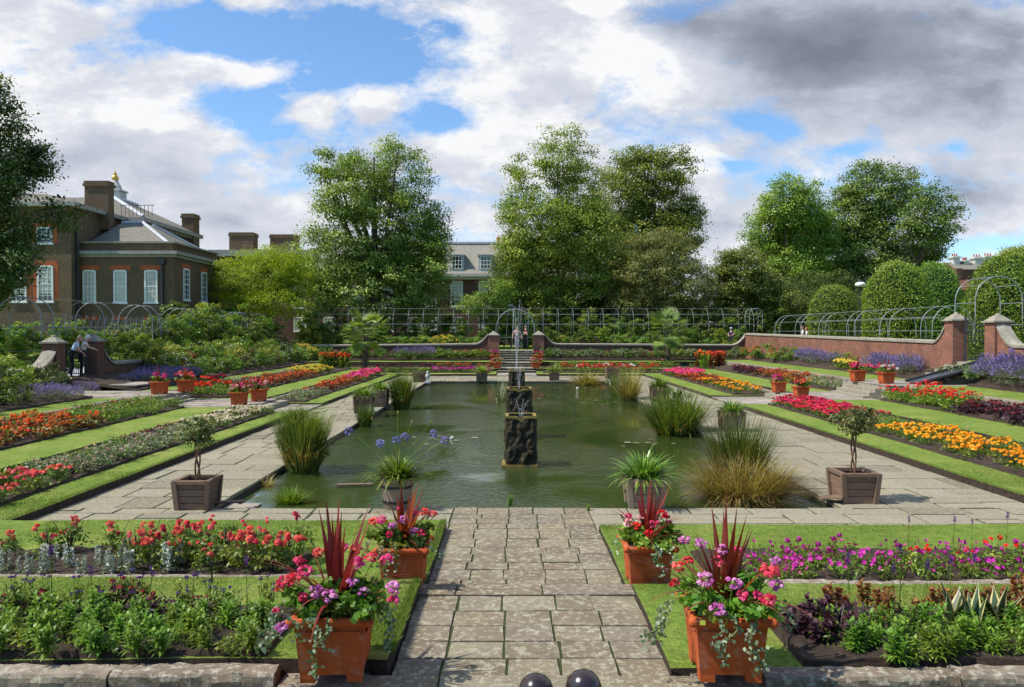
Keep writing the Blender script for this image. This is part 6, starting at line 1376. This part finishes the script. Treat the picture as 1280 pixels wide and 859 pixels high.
tree('big lime tree in front of the palace range, left of the fountain','lime_tree',65.0,468,[(440,232,50,46),(498,225,44,46),(462,290,76,60),(412,325,44,46),(520,305,38,50),(398,345,28,42),(540,268,18,24),(478,360,76,42),(425,208,36,24),(494,196,22,20),(548,330,16,30),(540,300,20,34),(460,250,60,40),(500,330,60,50),(520,375,44,26),(408,375,30,22)],108062,'lime',0.200,0.133,tr=.5,tv=.65)
tree('tall yellow green tree left of centre behind the far steps','lime_tree',67.5,697,[(700,198,40,40),(722,240,38,45),(668,290,42,50),(690,330,66,55),(715,290,45,50),(655,330,40,50),(640,340,26,42),(740,310,40,60),(645,212,12,18),(638,262,15,24),(700,372,62,22),(632,375,22,25),(655,240,16,20)],103740,'lime2',0.193,0.125,tr=.22,bark='bark_red',tv=.55)
tree('tall spreading tree behind the yellow green tree, right of it','lime_tree',82.0,800,[(800,222,48,40),(832,258,42,40),(768,258,40,46),(800,310,70,55),(858,272,18,20),(795,196,30,16),(838,212,24,22),(760,330,40,50),(850,300,24,20)],95095,'lime',0.223,0.149,tr=.5,tv=.6)
tree('rounded hawthorn with brownish fruit right of centre','hawthorn_tree',64.5,822,[(820,335,56,42),(788,350,30,36),(858,355,30,32),(822,304,38,18),(835,372,52,22),(800,378,40,20)],69160,'thorn',0.148,0.086,tr=.25,tv=.6)
tree('low dark bushy tree right of the hawthorn','broadleaf_tree',68.0,925,[(925,345,40,36),(898,362,26,28),(960,362,28,28),(930,387,52,22),(978,382,26,24),(905,330,18,18)],56192,'lime',0.163,0.103,tr=.25)
tree('tall pale green chestnut left of the domed chestnut','chestnut_tree',88.0,985,[(985,256,40,34),(960,290,28,34),(1005,308,44,48),(980,345,56,42),(1030,290,22,30),(1000,275,35,40)],77803,'lime2',0.238,0.165,tr=.5,tv=.5)
tree('large domed dark chestnut tree on the right','chestnut_tree',90.0,1105,[(1105,236,54,38),(1078,270,44,46),(1142,275,34,38),(1110,308,66,48),(1090,352,62,38),(1152,330,34,32),(1180,308,14,16),(1048,325,30,42),(1100,380,70,30)],112385,'chestnut',0.252,0.181,tr=.6,tv=.6)
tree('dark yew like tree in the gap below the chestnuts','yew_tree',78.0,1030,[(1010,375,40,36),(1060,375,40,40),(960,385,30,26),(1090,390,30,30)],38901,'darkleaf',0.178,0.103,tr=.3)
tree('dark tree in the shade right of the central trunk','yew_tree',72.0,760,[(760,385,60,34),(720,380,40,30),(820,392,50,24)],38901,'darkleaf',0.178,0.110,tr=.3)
tree('distant pale green tree at the far right edge','broadleaf_tree',150.0,1290,[(1290,330,34,24),(1266,322,16,12),(1262,338,20,16)],21612,'lime',0.370,0.236,tr=.4)
tree('slender sapling before the palace windows, behind the end wall','sapling',62.0,600,[(600,375,20,12),(622,365,22,18),(590,385,18,10)],11237,'lime2',0.126,0.078,tr=.07,limbs=5)
for px,Yc,py,h_,lf in ((1420,85,300,90,'chestnut'),(1560,75,310,95,'lime'),(1720,95,320,80,'lime2'),(-330,75,300,100,'lime'),(-520,90,310,90,'chestnut')):
    tree('broad parkland tree beyond the '+('right' if px>640 else 'left')+' side of the garden','broadleaf_tree',Yc,px,[(px,py,h_*.6,h_*.55),(px-h_*.4,py+25,h_*.45,h_*.45),(px+h_*.42,py+22,h_*.45,h_*.45),(px,py+50,h_*.75,h_*.4)],9000,lf,.34,.22,tr=.4)
# clipped yews
def topiary(px,Yc,wpx,pytop,label,n,flat=.55):
    x=XA(px,Yc); R=wpx*.5*Yc/F; zt=ZA(pytop,Yc)-1.27; r=empty('clipped_yew',(x,Yc,1.27),rng.uniform(0,6),label=label,cat='topiary',group='clipped yews beyond the right wall')
    prof=[(R*.9,0),(R*.97,zt*.2),(R,zt*.5)]; h0=zt*flat
    for t in np.linspace(0,PI/2,8)[1:]: prof.append((R*max(.001,math.cos(t))**.8,zt*.5+(zt*.5)*math.sin(t)))
    mb=MB(); mb.lathe([(a*.94,b*.98) for a,b in prof],k=28); mb.build('core',M['yew_core'],r,smooth=True)
    pr=np.array(prof); seg_=np.linalg.norm(np.diff(pr,axis=0),axis=1)*(pr[:-1,0]+pr[1:,0]+.05); i=rng.choice(len(seg_),n,p=seg_/seg_.sum()); t=rng.random(n)[:,None]; q=pr[i]*(1-t)+pr[i+1]*t; a=rng.uniform(0,6.3,n)
    d=np.diff(pr,axis=0)[i]; nn=np.stack([d[:,1],-d[:,0]],1); nn/=np.linalg.norm(nn,axis=1)[:,None]; N=np.stack([np.cos(a)*nn[:,0],np.sin(a)*nn[:,0],nn[:,1]],1)
    P=np.stack([np.cos(a)*q[:,0],np.sin(a)*q[:,0],q[:,1]],1); bump_=.07*np.sin(P[:,0]*2.3+1)*np.sin(P[:,2]*2.1)+.05*np.sin(P[:,1]*4)+rng.normal(0,.06,n)+np.where(rng.random(n)<.04,.13,0); P=P+N*bump_[:,None]
    D=nrm(N*.7+rdir(n)*.8); L_=.12*rng.uniform(.5,1.6,n); mb=MB(); leaves(mb,P-D*.05,D,nrm(N+rdir(n)*.7),L_,.06,0,np.clip(rng.normal(.5,.25,n),0,1)); mb.build('foliage',M['yew'],r)
M['yew_core']=solid('yew_core',[(.012,.022,.006),(.02,.035,.01)],scale=9,rough=1)
topiary(1041,58,58,357,'smallest clipped yew, left of the lamp post',13500)
topiary(1120,47,74,328,'tall clipped yew dome right of the lamp post',19500)
topiary(1167,55,60,329,'clipped yew dome half hidden behind its taller neighbour',13500)
topiary(1268,37,106,319,'broad clipped yew at the right edge behind the tall arches',22500)

# ================================================================== light, sky, camera
sun=bpy.data.objects.new('sun',bpy.data.lights.new('sun','SUN')); COL.objects.link(sun)
EL=math.radians(54); AZ=math.radians(257)
d=Vector((math.sin(AZ)*math.cos(EL),math.cos(AZ)*math.cos(EL),math.sin(EL)))
sun.rotation_euler=(-d).to_track_quat('-Z','Y').to_euler(); sun.data.energy=4.5; sun.data.angle=math.radians(.55); sun.data.color=(1,.94,.83)
w=bpy.data.worlds.new('World'); sc.world=w; w.use_nodes=True; nt=w.node_tree; bg=nt.nodes['Background']
sky=nt.nodes.new('ShaderNodeTexSky'); sky.sky_type='NISHITA'; sky.sun_disc=False; sky.sun_elevation=EL; sky.sun_rotation=AZ; sky.air_density=1.0; sky.dust_density=.6; sky.ozone_density=2.0
SKY=.12
co=coords(nt,'Generated'); sp=nt.nodes.new('ShaderNodeSeparateXYZ'); nt.links.new(co,sp.inputs[0]); X,Y,Z=sp.outputs
y_=math_(nt,'MAXIMUM',Y,.12); U=math_(nt,'DIVIDE',X,y_); Vv=math_(nt,'DIVIDE',Z,y_)
cm=nt.nodes.new('ShaderNodeCombineXYZ'); nt.links.new(U,cm.inputs[0]); nt.links.new(Vv,cm.inputs[1]); uv=cm.outputs[0]
# clouds lie on a layer: nearer the horizon they flatten
def scaled(sx,sy,off=0):
    mp=nt.nodes.new('ShaderNodeMapping'); mp.inputs['Scale'].default_value=(sx,sy,1); mp.inputs['Location'].default_value=(off,off*.7,off*.3); nt.links.new(uv,mp.inputs['Vector']); return mp.outputs[0]
def blob(px,py,rx,ry,soft=True,rot=0):
    mp=nt.nodes.new('ShaderNodeMapping'); u0,v0=(px-640)/F,(415-py)/F; a,b=rx/F,ry/F
    mp.vector_type='TEXTURE'; mp.inputs['Location'].default_value=(u0,v0,0); mp.inputs['Scale'].default_value=(a,b,1); mp.inputs['Rotation'].default_value=(0,0,rot)
    nt.links.new(wuv,mp.inputs['Vector']); g=nt.nodes.new('ShaderNodeTexGradient'); g.gradient_type='QUADRATIC_SPHERE' if soft else 'SPHERICAL'; nt.links.new(mp.outputs[0],g.inputs[0]); return g.outputs['Fac']
# warp the layout a little so the outlines billow
nw=nt.nodes.new('ShaderNodeTexNoise'); nw.inputs['Scale'].default_value=5; nw.inputs['Detail'].default_value=5; nt.links.new(uv,nw.inputs['Vector'])
vm=nt.nodes.new('ShaderNodeVectorMath'); vm.operation='SUBTRACT'; nt.links.new(nw.outputs['Color'],vm.inputs[0]); vm.inputs[1].default_value=(.5,.5,.5)
vs=nt.nodes.new('ShaderNodeVectorMath'); vs.operation='SCALE'; vs.inputs['Scale'].default_value=.1; nt.links.new(vm.outputs[0],vs.inputs[0])
va=nt.nodes.new('ShaderNodeVectorMath'); va.operation='ADD'; nt.links.new(uv,va.inputs[0]); nt.links.new(vs.outputs[0],va.inputs[1]); wuv=va.outputs[0]
def add(a,b,k): return math_(nt,'MULTIPLY_ADD',b,k,a)
n1=noise(nt,scaled(3.6,6.0),1.0,10,.62,.15); n2=noise(nt,scaled(10,18,3.),1.0,8,.66,.1)
den=math_(nt,'MULTIPLY_ADD',n1,1.75,-.02); den=add(den,math_(nt,'SUBTRACT',n2,.5),1.35)
for (px,py,rx,ry,k) in ((310,45,175,75,-1.15),(430,40,140,85,-1.1),(225,25,90,50,-.7),(500,85,90,60,-.7),(420,115,120,50,-.6),(560,148,90,36,-.75),(300,140,80,34,-.8),(350,175,70,22,-.6),(500,150,60,30,-.6),(565,40,55,20,-.4),(640,80,40,22,-.35),(960,158,110,22,-.7),(1060,185,90,22,-.6),(1185,195,60,26,-.8),(905,215,50,14,-.5),(1240,302,70,16,-.7),(1110,165,60,18,-.4),
                        (455,132,52,40,1.35),(385,152,34,30,1.1),(300,95,110,22,.75),(100,35,160,60,.4),(150,120,160,60,.35),(700,60,200,80,.6),(1100,80,330,120,.7),(130,210,260,90,.5),(640,200,200,50,.3),(870,245,80,50,.4)): den=add(den,blob(px,py,rx*1.1,ry*1.2),k*.8)
alpha=ramp(nt,den,[(.50,(0,0,0)),(.66,(.45,.45,.45)),(.86,(1,1,1))])
dark=math_(nt,'MULTIPLY_ADD',n1,-.25,.22); dark=add(dark,math_(nt,'SUBTRACT',noise(nt,scaled(5,11,7.),1,7,.6,.3),.5),.75); dark=add(dark,math_(nt,'SUBTRACT',noise(nt,scaled(14,26,1.),1,8,.66,.1),.5),.6)
for (px,py,rx,ry,k) in ((1060,60,350,170,.8),(1240,110,260,150,.5),(960,40,230,90,.45),(860,20,120,60,.3),(1180,240,200,70,.5),(90,200,190,70,.25),(225,225,150,55,.35),(300,280,140,45,.4),(700,210,110,35,.2),(900,290,60,40,.3),(160,150,90,30,-.4),(205,165,60,25,-.5),(790,80,90,70,-.7),(740,5,70,25,-.9),(560,50,120,50,-.4),(880,215,50,22,-.6),(450,130,50,30,-.3),(1240,315,80,25,-.3)): dark=add(dark,blob(px,py,rx,ry),k)
cc=ramp(nt,dark,[(.0,(.74,.745,.755)),(.12,(.56,.585,.645)),(.38,(.40,.435,.515)),(.62,(.25,.275,.34)),(1.0,(.165,.18,.225))])
front=ramp(nt,Y,[(.08,(0,0,0)),(.35,(1,1,1))]); above=ramp(nt,Z,[(.0,(0,0,0)),(.02,(1,1,1))])
fac=math_(nt,'MULTIPLY',alpha,front)
skc=mix(nt,1.0,sky.outputs[0],(.88,1.12,1.30),'MULTIPLY')
cs=nt.nodes.new('ShaderNodeVectorMath'); cs.operation='SCALE'; cs.inputs['Scale'].default_value=1/SKY; nt.links.new(cc,cs.inputs[0])
nt.links.new(mix(nt,fac,skc,cs.outputs[0]),bg.inputs[0]); bg.inputs[1].default_value=SKY
cam=bpy.data.objects.new('camera',bpy.data.cameras.new('camera')); COL.objects.link(cam); cam.location=(0,0,H); cam.rotation_euler=(PI/2-PITCH,0,YAW)
cam.data.sensor_width=36; cam.data.lens=F/1280*36; cam.data.clip_end=3000; cam.data.clip_start=.05; sc.camera=cam
sc.view_settings.view_transform='Standard'; sc.view_settings.look='None'; sc.view_settings.exposure=.36; sc.view_settings.gamma=1
sc.render.engine='CYCLES'; cy=sc.cycles; cy.max_bounces=5; cy.diffuse_bounces=2; cy.glossy_bounces=2; cy.transmission_bounces=3; cy.transparent_max_bounces=8; cy.caustics_reflective=False; cy.caustics_refractive=False; cy.use_denoising=True
try: cy.use_adaptive_sampling=True; cy.adaptive_threshold=.02
except Exception: pass
